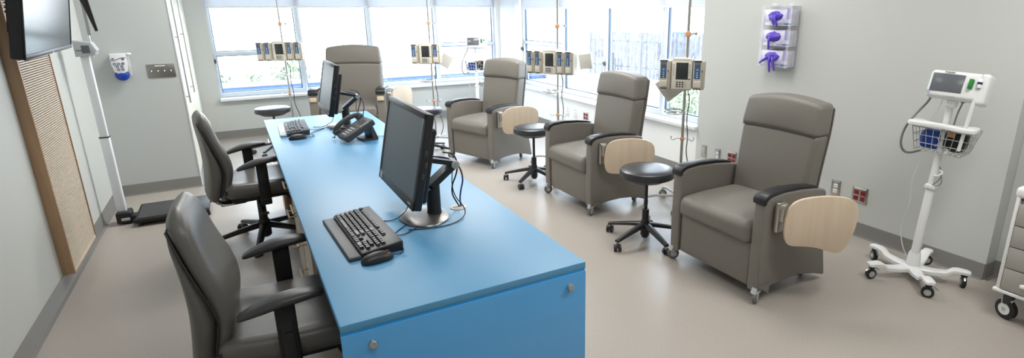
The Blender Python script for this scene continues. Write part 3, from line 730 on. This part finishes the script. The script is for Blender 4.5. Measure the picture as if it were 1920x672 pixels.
# telephone
def phone(c, rz):
    t = thing('desk_telephone', 'black office telephone tilted on its stand beside the far monitor', 'telephone', (*c, DZ), rz)
    # local: x = up-slope (front at -x), y = width; handset on +y
    M = T(0, 0, .072, ry=R(-27))
    m = MB(); m.rbox((0, -.02, .004), (.225, .175, .042), .010, dgrey, n=2, k=3, M=M); m.build('body', t)
    m = MB(); m.prism([(.02, .0), (.115, .0), (.118, .010), (.085, .10), (.07, .10), (.08, .012), (.02, .01)], -.10, .05, dgrey, 'y', bev=.002); m.build('stand', t)
    m = MB()
    for i in range(4):
        for j in range(3): m.rbox((-.085+.022*i, -.055+.024*j, .024), (.014, .018, .008), .003, greyp, n=1, k=2, M=M)
    m.build('keypad', t); m = MB()
    for j in range(6): m.rbox((.005+.0*j, -.09+.022*j, .024), (.009, .016, .006), .002, keym, n=1, k=1, M=M)
    for j in range(4): m.rbox((.022+.016*j, -.095, .024), (.010, .014, .006), .002, silver, n=1, k=1, M=M)
    m.build('function_keys', t)
    MB().box((.055, -.045, .022), (.055, .09, .006), mat('phone_lcd', (.20, .25, .30), .2), .002, M=M).build('display', t)
    MB().rbox((-.095, -.09, .024), (.014, .018, .008), .003, redp, n=1, k=1, M=M).build('red_key', t)
    m = MB(); m.tube([(-.10, .088, .035), (-.07, .088, .056), (0, .088, .064), (.07, .088, .056), (.10, .088, .035)], .017, dgrey, 14, smooth=2, M=M)
    for s_ in (-1, 1): m.rbox((s_*.092, .088, .026), (.052, .05, .034), .012, dgrey, n=1, k=3, M=M)
    m.build('handset', t)
    m = MB(); pts = [V((-.11+.004*math.cos(k*1.4)-.0008*k*0, .09+.0010*k+.004*math.sin(k*1.4), .010+.02*math.exp(-k/6))) for k in range(50)]; m.tube(pts, .0018, cable, 5); m.tube([(.11, .03, .006), (.16, -.02, .003), (.22, -.06, .003), (.25, -.02, .003)], .002, cable, 5, smooth=2); m.build('cord', t)
phone((.655, 3.90), R(10))
t = thing('handheld_scanner', 'small black handheld device lying left of the telephone', 'scanner', (.625, 4.215, DZ), R(100))
MB().rbox((0, 0, .010), (.15, .05, .018), .008, black, n=3, k=3).build('body', t); MB().rbox((.035, 0, .024), (.06, .04, .018), .008, dgrey, n=1, k=3).build('head', t)

# ------------------------------------------------------------------ IV poles with pumps
def iv_pole(loc, rz, label, zr, zc1, zc2):
    t = thing('iv_pole', label, 'iv pole', loc, rz, 'steel iv poles')
    MB().cyl((0, 0, .09), (0, 0, 2.05), .0115, steel, seg=16).build('pole', t)
    m = MB(); m.lathe([(.05, .09), (.05, .105), (.02, .125)], (0, 0, 0), steel, 24); m.build('hub', t)
    for k in range(5):
        a = 2*PI*k/5; d = V((math.cos(a), math.sin(a), 0))
        m = MB(); m.tube([d*.03+V((0, 0, .10)), d*.15+V((0, 0, .10)), d*.19+V((0, 0, .105)), d*.27+V((0, 0, .092))], .012, silver, 8, smooth=2); m.build('leg', t)
        m = MB(); e = d*.275; m.cyl((e.x, e.y, .05), (e.x, e.y, .095), .008, chrome, seg=10); wheel(m, (e.x, e.y, .034), .034, .022, a+1.1, rubber, greyp); m.prism([(e.x-.02, .075), (e.x+.02, .075), (e.x+.012, .034), (e.x-.012, .034)], e.y-.018, e.y-.014, chrome, 'y'); m.build('caster', t)
    m = MB(); m.torus((.02, -.07, zr), .085, .006, chrome); m.torus((.02, -.07, zr-.016), .068, .004, chrome); m.cyl((-.015, 0, zr), (.02, 0, zr), .012, chrome); m.build('basket_ring', t)
    m = MB(); m.rbox((0, 0, zc1), (.045, .04, .04), .008, orange, n=1, k=2); m.cyl((-.02, .02, zc1), (-.045, .05, zc1+.003), .005, steel); m.ell((-.05, .055, zc1+.003), (.012, .012, .014), steel); m.build('upper_clamp', t)
    m = MB(); m.rbox((0, 0, zc2), (.034, .034, .030), .008, orange, n=1, k=2)
    for s_ in (-1, 1): m.tube([(0, s_*.015, zc2), (0, s_*.05, zc2), (0, s_*.075, zc2-.02), (0, s_*.095, zc2), (0, s_*.085, zc2+.02)], .0035, chrome, 6, smooth=2)
    m.build('hook_clamp', t)
    m = MB()
    for s_ in (-1, 1): m.tube([(0, 0, 2.04), (0, s_*.08, 2.04), (0, s_*.12, 2.0), (0, s_*.14, 2.03)], .004, chrome, 6, smooth=2)
    m.build('bag_hook', t)
    m = MB(); m.tube([(-.02, .02, .98), (-.05, .04, .9), (-.03, .02, .75), (-.06, .04, .6), (-.02, .03, .45), (-.03, .10, .25), (-.01, .06, .12)], .004, cable, 6, smooth=3); m.build('power_cord', t)
    return t
def pump(loc, rz, n_left, n_right, label):
    t = thing('infusion_pump', label, 'infusion pump', loc, rz, 'beige infusion pumps on the iv poles')
    H_, Wp, Wm, D_ = .235, .158, .088, .11
    # controller front at x=+D/2
    m = MB(); m.rbox((0, 0, 0), (D_, Wp, H_), .012, beige, n=2, k=3)
    m.prism([(-Wp/2+.008, H_/2-.02), (-Wp/2+.014, H_/2+.006), (Wp/2-.014, H_/2+.006), (Wp/2-.008, H_/2-.02)], -D_/2+.01, D_/2+.006, beige, 'x', bev=.004); m.build('controller', t)
    MB().box((D_/2+.001, 0, 0), (.012, Wp-.016, H_-.016), beige if False else mat('cream_plastic', (.72, .69, .60), .35), .006).build('faceplate', t)
    MB().box((D_/2+.0075, .004, .030), (.004, .092, .128), lcd, .002).build('screen', t)
    m = MB()
    for i in range(3):
        for j in range(4): m.box((D_/2+.008, -.030+.021*j, -.055-.017*i), (.005, .014, .011), dgrey if j < 3 else greyp, .002)
    for s_ in (-1, 1):
        for i in range(5): m.box((D_/2+.008, s_*.060, .078-.019*i), (.004, .010, .011), greyp, .002)
    m.box((D_/2+.008, .060, -.030), (.004, .014, .007), dgrey, .001)
    m.build('keypad', t)
    MB().rbox((-D_/2-.02, 0, 0), (.06, .05, .09), .012, dgrey, n=1, k=2).build('pole_clamp', t)
    for side, n in ((-1, n_left), (1, n_right)):
        for k in range(n):
            y = side*(Wp/2+.004+Wm/2+k*(Wm+.004))
            mo_ = MB(); mo_.rbox((0, y, -.004), (D_-.01, Wm, H_-.016), .010, beiged, n=2, k=2); mo_.rbox((.006, y-.010, .004), (D_, Wm*.70, H_-.02), .010, beige, n=2, k=2)
            o = mo_.build('pump_module', t)
            MB().box((D_/2+.003, y-.010, .034), (.010, .046, .125), bluep, .003).build('control_panel', o)
            MB().box((D_/2+.009, y-.010, .080), (.003, .040, .026), lcdg, .001).build('module_display', o); m = MB(); m.cyl((D_/2+.006, y-.010, .040), (D_/2+.011, y-.010, .040), .007, bluel, seg=12)
            for q in range(3): m.box((D_/2+.009, y-.010, .018-.017*q), (.003, .014, .010), bluel, .001)
            m.build('module_keys', o)
            m = MB(); m.box((D_/2+.004, y-.010, H_/2-.013), (.012, .060, .012), dgrey, .003); m.box((D_/2+.006, y+.026, .03), (.010, .006, .012), dgrey, .001); m.box((D_/2+.004, y-.005, -H_/2+.012), (.010, .05, .006), dgrey, .002); m.build('door_latch', o)
            MB().rbox((D_/2+.002, y-.008, -.070), (.014, .056, .050), .005, beige, n=1, k=2).build('tubing_door', o)
    return t
def booklet(loc, rot, label, q=.13):
    t = thing('instruction_booklet', label, 'booklet', loc, 0, 'booklets hanging by the pumps'); t.rotation_euler = rot
    MB().box((0, 0, 0), (.022, q, q*1.1), whitep, .003).build('pages', t); MB().box((0, .0, -q*.55), (.026, q, .006), dgrey, .001).build('spine', t)
    MB().box((.012, 0, 0), (.003, q, q*1.1), mat('booklet_cover', (.66, .64, .60), .5), 0).build('cover', t)
def setup(x, y, head, polelab, pumplab, nl, nr, zp, zr, z1, z2, bk=None):
    iv_pole((x, y, 0), head, polelab, zr, z1, z2)
    d = V((math.cos(head), math.sin(head), 0)); s_ = V((-d.y, d.x, 0))
    off = .09
    pump((x+d.x*off-s_.x*.02, y+d.y*off-s_.y*.02, zp), head, nl, nr, pumplab)
    if bk:
        a, b, c, rx, lab = bk; p = V((x, y, 0))+d*a+s_*b; booklet((p.x, p.y, c), (rx, 0, head+R(8)), lab, .16 if y < 4 else .13)
setup(3.08, 3.31, R(222), 'steel iv pole behind the nearest recliner', 'beige infusion pump with one module each side, largest in view', 1, 1, 1.120, .818, 1.42, .59, (-.02, -.125, 1.005, R(38), 'white booklet hanging askew under the largest pump'))
setup(2.86, 4.95, R(212), 'steel iv pole between the second and third recliners', 'beige infusion pump with four modules before the right window', 2, 2, 1.10, .80, 1.45, .55, (-.06, .285, 1.11, R(8), 'white booklet at the right side of the four-module pump by the right window'))
setup(2.06, 6.60, R(236), 'steel iv pole left of the angled far recliner', 'beige infusion pump with one module each side before the back window', 1, 1, 1.12, .80, 1.47, .55, (-.04, .17, 1.03, R(-32), 'white booklet hanging askew right of the small pump before the back window'))
setup(.585, 7.99, R(252), 'steel iv pole behind the stool at the back left', 'beige infusion pump with four modules before the leftmost window bay', 2, 2, 1.13, .83, 1.46, .58)

# ------------------------------------------------------------------ vital signs monitors
def vitals(loc, rz, label, lean=0, big=True):
    t = thing('vital_signs_stand', label, 'vital signs monitor', loc, rz, 'white vital signs monitors on wheeled stands')
    # front = +x
    ML = T(0, 0, .10, ry=0, rx=-lean)   # lean towards +y
    m = MB(); m.lathe([(.055, .045), (.055, .07), (.040, .085), (.032, .16), (.024, .175)], (0, 0, 0), whitep, 28); m.build('base_hub', t)
    for k in range(5):
        a = 2*PI*k/5+R(38); d = V((math.cos(a), math.sin(a), 0)); s_ = V((-d.y, d.x, 0)); secs = []
        for (r, z, wd, hh) in ((.02, .065, .035, .03), (.10, .062, .030, .028), (.17, .070, .026, .026), (.20, .094, .026, .024), (.225, .100, .027, .022), (.275, .098, .027, .022), (.29, .096, .018, .016)):
            c = d*r+V((0, 0, z)); secs.append([c+s_*wd*x+V((0, 0, hh*y/2)) for x, y in ((-1, -1), (-1, .4), (-.7, 1), (.7, 1), (1, .4), (1, -1))])
        MB().loft(secs, whitep).build('leg', t)
        m = MB(); e = d*.262; m.cyl((e.x, e.y, .07), (e.x, e.y, .09), .018, black, seg=16); wheel(m, (e.x, e.y, .033), .033, .024, a+1.2+k*.5, black, greyp)
        q = a+1.2+k*.5; dd = V((math.cos(q), math.sin(q), 0)); m.tube([e-dd*.03+V((0, 0, .052)), e-dd*.01+V((0, 0, .074)), e+dd*.02+V((0, 0, .074)), e+dd*.05+V((0, 0, .055))], .006, chrome, 8, smooth=1); m.build('caster', t)
    m = MB(); secs = []
    for z, wx, wy in ((.03, .030, .022), (.49, .028, .020), (.50, .023, .017), (1.02, .021, .015)): secs.append([V((wx/1*x*.9, wy/1*y, z)) for x, y in ((-1, -.6), (-.6, -1), (.6, -1), (1, -.6), (1, .6), (.6, 1), (-.6, 1), (-1, .6))])
    m.loft(secs, whitep, M=ML); m.rbox((0, 0, .495), (.065, .055, .03), .008, whitep, n=1, k=2, M=ML); m.build('column', t)
    for z in (.57, .70): MB().tube([(.022, .01, z), (.04, .02, z), (.045, .04, z+.01), (.03, .05, z+.03), (.03, .03, z+.035)], .005, whitep, 6, smooth=2, M=ML).build('cord_hook', t)
    # tray/handle with basket
    MB_ = ML @ T(0, 0, .085)
    m = MB(); pts = [(.06, -.17), (.10, -.165), (.105, -.08), (.07, .0), (.105, .08), (.10, .165), (.06, .17), (-.02, .165), (-.03, .12), (.02, .08), (.035, 0), (.02, -.08), (-.03, -.12), (-.02, -.165)]
    q = [V((a, b, 0)) for a, b in pts]
    for _ in range(2):
        r_ = []
        for i in range(len(q)): a, b = q[i], q[(i+1) % len(q)]; r_ += [a*.75+b*.25, a*.25+b*.75]
        q = r_
    m.prism([(p.x, p.y) for p in q], .765, .79, whitep, 'z', bev=.006, M=MB_); m.build('handle_tray', t)
    m = MB(); wr = greyp
    for z, k in ((.755, 1.0), (.71, .93), (.665, .86), (.62, .80)):
        m.tube([(-.13*k, -.145*k, z), (.06*k, -.145*k, z), (.06*k, .145*k, z), (-.13*k, .145*k, z)], .0028, wr, 6, M=MB_, closed=True)
    for i in range(9):
        y = -.145+.29*i/8
        for x in (.06, -.13): m.tube([(x, y, .755), (x*.8, y*.8, .62)], .002, wr, 5, M=MB_)
        m.tube([(.06*.8, y*.8, .62), (-.13*.8, y*.8, .62)], .002, wr, 5, M=MB_)
    for i in range(5):
        x = -.13+.19*i/4
        for y in (-.145, .145): m.tube([(x, y, .755), (x*.8, y*.8, .62)], .002, wr, 5, M=MB_)
    m.build('wire_basket', t)
    # head
    MH = ML @ T(.02, .01, 1.085, ry=R(-14)) @ Matrix.Diagonal((1.08, .88, 1.02, 1))
    m = MB(); m.rbox((0, 0, 0), (.09, .285, .15), .022, whitep, n=3, k=4, bulge=(.004, 0, 0), M=MH); m.rbox((-.01, .150, -.005), (.105, .055, .165), .020, whitep, n=2, k=3, M=MH); m.rbox((-.02, 0, -.085), (.05, .06, .06), .015, whitep, n=1, k=2, M=MH); m.build('monitor_head', t)
    MB().box((.046, -.035, .008), (.008, .175, .098), lcdg, .003, M=MH).build('screen', t)
    m = MB(); m.cyl((.044, -.128, -.048), (.052, -.128, -.048), .010, bluel, seg=14, M=MH); m.box((.048, .0, -.062), (.004, .05, .006), greyp, 0, M=MH)
    for s_ in range(7): m.box((.048, -.06+.008*s_, .066), (.003, .005, .005), dgrey, 0, M=MH)
    m.build('markings', t)
    m = MB(); m.rbox((.055, .092, .015), (.025, .024, .052), .006, green, n=1, k=2, M=MH); m.build('thermometer_probe', t)
    m = MB(); m.lathe([(.013, 0), (.013, .03), (.009, .045), (.004, .05), (.004, .07)], (.045, .132, .0), whitep, 16, M=MH); m.lathe([(.0135, .018), (.0135, .030)], (.045, .132, .0), navy, 16, M=MH); m.build('probe_cover_well', t)
    m = MB(); m.rbox((.035, .125, -.16), (.010, .018, .30), .005, whitep, n=2, k=2, M=ML @ T(.04, .0, 1.06, rx=R(-3))); m.build('thermometer_handle', t)
    m = MB(); m.cyl((0, .055, 1.035), (0, .055, 1.0), .017, navy, r1=.012, M=ML); m.tube([(0, .055, 1.0), (.0, .04, .93), (-.02, .03, .80)], .004, cableg, 6, smooth=2, M=ML); m.build('connector', t)
    m = MB(); m.tube([(0, -.10, 1.03), (.01, -.11, .98), (.02, -.14, .93), (.06, -.185, .83), (.07, -.19, .72), (.03, -.16, .66), (-.02, -.10, .69)], .007, cableg, 8, smooth=3, M=ML); m.build('hose', t)
    m = MB(); m.tube([(0, -.04, 1.03), (.01, -.05, .95), (-.02, -.10, .84), (-.05, -.11, .78)], .002, cablew, 6, smooth=2, M=ML); m.tube([(-.02, -.09, .62), (0, -.11, .5), (-.02, -.09, .35), (-.03, -.13, .2), (-.02, -.06, .0), (-.05, .10, -.08), (-.10, .18, -.09), (-.14, .06, -.09)], .003, cablew, 6, smooth=3, M=ML)
    m.tube([(.0, .02, .62), (.02, .05, .56), (.03, .0, .50), (.02, .06, .52), (.01, .03, .60)], .003, cableg, 6, smooth=3, M=ML); m.build('cables', t)
    # basket contents as separate things
    W0 = Matrix.Translation(V(loc)) @ Matrix.Rotation(rz, 4, 'Z') @ MB_
    def item(name, lab, cat, parts, grp=None):
        o = thing(name, lab, cat, tuple(W0.translation)); o.rotation_euler = W0.to_euler()
        for nm, mb in parts: mb.build(nm, o)
        return o
    sfx = 'the near vital signs stand' if big else 'the far vital signs stand'
    item('blood_pressure_cuff', 'folded blue cuff in the basket of '+sfx, 'blood pressure cuff', [('cuff', MB().rbox((-.005, -.055, .685), (.07, .10, .11), .025, bluebag, n=3, k=3, bulge=(.008, .01, 0))), ('tube', MB().tube([(.02, -.05, .70), (.033, -.01, .71), (.033, .0, .66), (.02, -.06, .645)], .0035, whitep, 6, smooth=3))])
    item('sensor_pouch', 'black folded pouch in the basket of '+sfx, 'pouch', [('pouch', MB().rbox((-.02, .06, .695), (.09, .10, .12), .025, blackm, n=3, k=3, bulge=(.008, .01, .004))), ('orange_tab', MB().rbox((.030, .045, .735), (.012, .036, .030), .005, orange, n=1, k=2))])
    return t
vitals((3.44, 1.60, 0), PI+R(8), 'white wheeled vital signs monitor beside the right wall by the cart', lean=R(2.2))
vitals((2.89, 7.25, 0), PI+R(65), 'white wheeled vital signs monitor before the rightmost bay of the back window', big=False)

# ------------------------------------------------------------------ right wall items
def outlet(y, z, kind, label, axis='R', x=None):
    nm, cat = ('switch_plate', 'switch') if kind == 'blank' else ('wall_outlet', 'outlet')
    t = thing(nm, label, cat, (XR, y, z) if axis == 'R' else (x, YB, z), PI if axis == 'R' else -PI/2, 'wall outlets')
    w_ = .115 if kind == 'quad' else .072; h_ = .118
    pl = steel if kind != 'white' else whitep
    MB().box((.003, 0, 0), (.006, w_, h_), pl, .002).build('cover_plate', t)
    m = MB()
    if kind == 'quad':
        for a in (-.025, .025):
            for b in (-.022, .022): m.rbox((.006, a, b-.004), (.006, .036, .034), .010, redp, n=1, k=2); m.box((.0095, a-.006, b-.002), (.001, .002, .008), black); m.box((.0095, a+.006, b-.002), (.001, .002, .008), black)
        m.box((.0065, 0, .050), (.001, w_*.8, .010), whitep)
    elif kind == 'blank':
        m.box((.0065, 0, 0), (.004, .033, .066), greyp, .001)
    else:
        for b in (-.020, .020): m.rbox((.006, 0, b-.006), (.006, .034, .030), .012, whitep, n=1, k=2); m.box((.0095, -.006, b-.004), (.001, .002, .008), black); m.box((.0095, .006, b-.004), (.001, .002, .008), black)
        m.box((.0065, 0, .050), (.001, w_*.8, .008), bluel)
    m.build('sockets', t)
outlet(6.275, .30, 'white', 'white outlet under the right window, farthest of the three')
outlet(6.085, .30, 'white', 'white outlet under the right window, middle of the three')
outlet(5.835, .31, 'quad', 'red four-socket outlet under the right window')
outlet(3.754, .30, 'blank', 'steel blank plate behind the nearest iv pole')
outlet(3.578, .30, 'duplex', 'steel duplex outlet left of the nearest recliner back')
outlet(3.405, .31, 'quad', 'red four-socket outlet half hidden by the nearest recliner back')
outlet(2.379, .31, 'duplex', 'steel duplex outlet above the nearest tray')
outlet(2.190, .305, 'quad', 'red four-socket outlet right of the nearest tray')
outlet(0, .32, 'quad', 'red four-socket outlet on the back wall', 'B', 2.213)
# glove dispensers
t = thing('glove_box_holder', 'clear acrylic triple glove box holder on the right wall', 'holder', (XR, 2.99, 1.39), PI)
m = MB(); Wg, Hg, Dg = .275, .465, .10
m.box((.003, 0, 0), (.004, Wg, Hg), acryl)
for k in range(4): m.box((Dg/2, 0, -Hg/2+.003+k*(Hg-.006)/3), (Dg, Wg, .003), acryl)
for s_ in (-1, 1): m.box((Dg/2, s_*Wg/2, 0), (Dg, .003, Hg), acryl)
m.box((Dg, -Wg*.5+.012, 0), (.003, .024, Hg), acryl); m.box((Dg, Wg*.5-.012, 0), (.003, .024, Hg), acryl)
m.build('shelves', t)
for s_ in (-.08, .08): MB().box((.02, s_, Hg/2+.012), (.03, .05, .022), acryl, .004).build('hanger', t)
for i in range(3):
    zc = 1.39+.155-.155*i
    b = thing('glove_box', ['top', 'middle', 'bottom'][i]+' box of purple gloves in the wall holder', 'glove box', (XR-.004, 2.99, zc), PI, 'purple glove boxes in the wall holder')
    MB().box((.045, 0, -.008), (.085, .262, .122), boxp, .002).build('carton', b)
    m = MB(); m.box((.088, .075, -.055), (.001, .12, .012), bluep); m.box((.088, -.085, -.054), (.001, .05, .022), whitep); m.box((.088, .105, .02), (.001, .035, .08), boxl)
    for q in range(5): m.box((.0885, .02+.012*q, -.055), (.001, .006, .006), whitep)
    m.build('print', b)
    def gf(p, i=i): n_ = noise.noise_vector(p*38+V((i*7, 0, 0))); return p+n_*.010
    m = MB(); m.ell((.088, -.015, .004), (.022, .070, .036), purple, 28, 18, fn=gf)
    seed = [(-.02, -.02, 1.0), (-.045, -.02, 1.2), (.0, -.02, 1.0)]
    if i == 0: fing = [(-.03, .02, .045), (-.01, .03, .05)]
    elif i == 1: fing = [(-.035, -.005, .075)]
    else: fing = [(-.02, .01, .095), (.005, .03, .080), (-.045, -.07, .03)]
    for (y0, dy, L) in fing:
        m.tube([(.100, y0, .0), (.114, y0+dy*.3, -.02), (.112, y0+dy*.7, -.02-L*.5), (.106, y0+dy, -.02-L)], .013, purple, 10, smooth=2, taper=lambda u: 1-.55*u)
    m.build('gloves', b)
# drawer cart
t = thing('drawer_cart', 'grey drawer cart with white frame and casters at the right edge', 'cart', (3.33, 1.13, 0))
Lc, Dc = .62, .46
m = MB(); m.box((Dc/2+.006, -Lc/2, .42), (Dc-.012, Lc-.02, .48), drawg, .004)
m.box((.006, -.009, .425), (.020, .018, .52), whitem, .004); m.box((.006, -Lc+.009, .425), (.020, .018, .52), whitem, .004); m.box((Dc/2, -.004, .42), (Dc, .006, .5), whitem, .003)
m.box((Dc/2-.005, -Lc/2, .166), (Dc+.02, Lc+.02, .018), whitem, .005); m.build('cabinet', t)
MB().rbox((Dc/2, -Lc/2, .705), (Dc+.02, Lc+.02, .06), .022, whitem, n=3, k=3).build('top', t)
zz = [.178, .300, .418, .534, .650]
for k in range(4):
    d = MB().box((-.004, -Lc/2, (zz[k]+zz[k+1])/2), (.016, Lc-.045, zz[k+1]-zz[k]-.005), drawg, .002).build('drawer', t)
    m = MB(); z = (zz[k]+zz[k+1])/2+.0; y0 = -.12
    m.rbox((-.040, y0-.16, z), (.014, .34, .020), .006, whitem, n=2, k=2)
    for s_ in (y0-.005, y0-.315): m.rbox((-.025, s_, z), (.03, .014, .016), .005, whitem, n=1, k=1)
    m.build('handle', d)
for (x, y) in ((.05, -.05), (.05, -Lc+.05), (Dc-.05, -.05), (Dc-.05, -Lc+.05)):
    m = MB(); wheel(m, (x, y, .055), .055, .030, R(70), black, whitep); m.rbox((x+.004, y, .115), (.05, .045, .07), .014, dgrey, n=1, k=2); m.cyl((x, y, .12), (x, y, .16), .012, steel)
    m.prism([(x-.022, .115), (x+.03, .115), (x+.024, .05), (x+.002, .04)], y-.024, y-.019, whitep, 'y', bev=.001); m.prism([(x-.022, .115), (x+.03, .115), (x+.024, .05), (x+.002, .04)], y+.019, y+.024, whitep, 'y', bev=.001); m.build('caster', t)

# ------------------------------------------------------------------ left wall items
t = thing('acoustic_panel', 'tall maple framed panel with finely slatted face on the left wall', 'wall panel', (XL, 4.41, .10))
y0, y1, Hp = -.335, .335, 2.4
MB().box((.030, y0+.009, Hp/2), (.060, .018, Hp), mapled, .002).build('side_board', t)
MB().box((.030, y1-.006, Hp/2), (.060, .012, Hp), mapled, .002).build('side_board', t)
MB().box((.030, 0, .009), (.056, y1-y0-.03, .018), maple, .001).build('bottom_board', t)
MB().box((.018, 0, Hp/2), (.036, y1-y0-.03, Hp-.02), slatd).build('backing', t)
m = MB(); n = 180
for k in range(n):
    z = .024+(Hp-.05)*k/n; m.box((.046, 0, z), (.018, y1-y0-.032, (Hp-.05)/n*.56), slatm)
m.build('slats', t)
# television on arm
t = thing('television', 'dark flat television tilted forward on the left wall', 'television', (-.74, 3.545, 1.42), R(2.2))
M = T(0, 0, 0, ry=R(9))
Wt, Ht = 1.03, .59
m = MB(); m.rbox((-.022, 0, Ht/2), (.044, Wt, Ht), .008, black, n=1, k=2, M=M); m.rbox((-.055, 0, Ht/2-.03), (.05, Wt*.7, Ht*.6), .015, blackm, n=1, k=2, M=M); m.build('housing', t)
m = MB()
for (y, z, a, b) in ((0, Ht-.006, Wt, .012), (0, .010, Wt, .020), (-Wt/2+.006, Ht/2, .012, Ht), (Wt/2-.006, Ht/2, .012, Ht)): m.box((.001, y, z), (.006, a, b), black, .002, M=M)
m.box((.003, .02, .004), (.004, .03, .006), silver, 0, M=M)
m.build('bezel', t)
MB().box((-.001, 0, Ht/2+.004), (.004, Wt-.024, Ht-.032), tvs, 0, M=M).build('screen', t)
m = MB()
for k in range(14): m.box((-.0815, -.2, .18+.018*k), (.004, .30, .007), dgrey, 0, M=M)
m.build('vents', t)
m = MB(); m.box((-.10, 0, .28), (.03, .24, .28), black, .004, M=M); m.box((-.22, .0, .30), (.18, .06, .08), black, .006); m.box((-.312, 0, .30), (.02, .14, .30), black, .004); m.box((-.24, -.10, .20), (.20, .04, .10), black, .006); m.build('wall_arm', t)
# scale
t = thing('height_scale', 'column scale with black platform in the left corner', 'scale', (-.925, 5.30, 0))
m = MB(); m.rbox((.01, .0, .055), (.10, .13, .09), .012, black, n=1, k=2); m.rbox((.02, -.068, .045), (.055, .006, .022), .003, silver, n=1, k=1); m.cyl((.0, -.04, .012), (.0, .04, .012), .012, black); m.build('foot', t)
m = MB(); m.rbox((.335, .04, .045), (.50, .44, .036), .012, blackm, n=3, k=2); m.rbox((.345, .04, .064), (.48, .40, .006), .003, dgrey, n=1, k=1); m.box((.08, 0, .045), (.08, .10, .03), black, .004)
for a in (.12, .57):
    for b in (-.14, .22): m.cyl((a, b, 0), (a, b, .03), .018, black)
m.build('platform', t)
m = MB(); m.rbox((0, 0, .395), (.062, .050, .60), .010, alum, n=1, k=2); m.rbox((0, 0, 1.01), (.054, .044, .63), .010, alum, n=1, k=2); m.box((0, 0, .697), (.064, .052, .008), dgrey, .001); m.build('column', t)
m = MB(); m.prism([(-.045, 1.30), (.07, 1.31), (.085, 1.345), (.06, 1.40), (-.045, 1.415)], -.06, .05, silver, 'y', bev=.008); m.build('display_head', t)
MB().prism([(.0, 0), (.045, 0), (.045, .055), (0, .055)], -.002, .002, lcdg, 'y', M=T(.0, -.063, 1.325)).build('display', t)
m = MB()
for k in range(3): m.box((-.03+.012*k, -.0615, 1.345), (.007, .002, .007), dgrey)
m.build('buttons', t)
m = MB(); m.box((.05, -.02, 1.66), (.014, .022, .74), alum, .003); m.box((.06, -.033, 1.75), (.018, .004, .60), greyp, .001); m.build('height_rod', t)
m = MB(); m.prism([(-.02, 1.95), (.075, 1.95), (.115, 1.48), (.098, 1.475), (.06, 1.66), (.03, 1.75), (.0, 1.76)], -.040, -.026, black, 'y', bev=.003); m.build('head_paddle', t)
# dispenser and switches on the partition
t = thing('sanitizer_dispenser', 'white hand sanitizer dispenser with blue pouch on the partition', 'sanitizer dispenser', (-.84, YP, 1.155), -PI/2)
# front=+x local; viewer right=+y
m = MB(); m.prism([(-.058, .115), (.052, .115), (.052, .02), (.040, -.040), (.012, -.056), (-.022, -.054), (-.046, -.035), (-.058, .02)], 0, .075, whitep, 'x', bev=.008); m.build('housing', t)
m = MB(); m.ell((.042, .0, -.068), (.037, .052, .048), gel, 20, 14); m.build('pouch', t)
m = MB(); m.tube([(.0765, -.056, .060), (.0765, -.02, .062), (.0765, .02, .082), (.0765, .050, .080)], .0022, navy, 6, smooth=2)
for (a, b) in ((-.032, .03), (-.004, .03), (.026, .032), (-.018, .008), (.014, .008), (-.012, -.018), (.018, -.018)): m.torus((.0765, a, b), .0085, .0022, navy, 16, axis='x')
m.box((.0765, -.038, .075), (.001, .018, .008), navy); m.box((.0765, .030, .068), (.001, .016, .012), redp); m.build('print', t)
m = MB(); m.box((.045, .066, .01), (.075, .012, .17), acryl, .004); m.ell((.04, .072, .108), (.022, .022, .012), whitep); m.build('clear_guard', t)
t = thing('light_switch_plate', 'steel plate with four white toggle switches on the partition', 'light switch', (-.561, YP, 1.105), -PI/2)
MB().box((.003, 0, 0), (.006, .205, .118), mat('dull_steel', (.32, .30, .28), .35, .9), .002).build('cover_plate', t)
MB().box((.0065, -.005, .045), (.001, .075, .009), whitep).build('name_strip', t)
for k in range(4): m = MB(); m.box((.010, -.072+.048*k, 0), (.014, .009, .018), whitep, .002, M=T(rx=0)); m.box((.0065, -.072+.048*k, 0), (.002, .014, .028), dgrey); m.build('toggle', t)
# pull bars on the closet doors
for i, (y, z0) in enumerate(((6.22, .79), (7.05, .79))):
    t = thing('door_pull', ['steel door pull bar on the closet nearest the partition edge', 'steel door pull bar on the closet nearer the back window'][i], 'door handle', (XC, y, 0), 0, 'steel door pull bars')
    m = MB(); m.cyl((.030, 0, z0), (.030, 0, 2.1), .008, steel, seg=12); m.build('bar', t)
    for z in (z0+.06, z0+.60, z0+1.14): MB().cyl((0, 0, z), (.030, 0, z), .006, steel, seg=10).build('standoff', t)
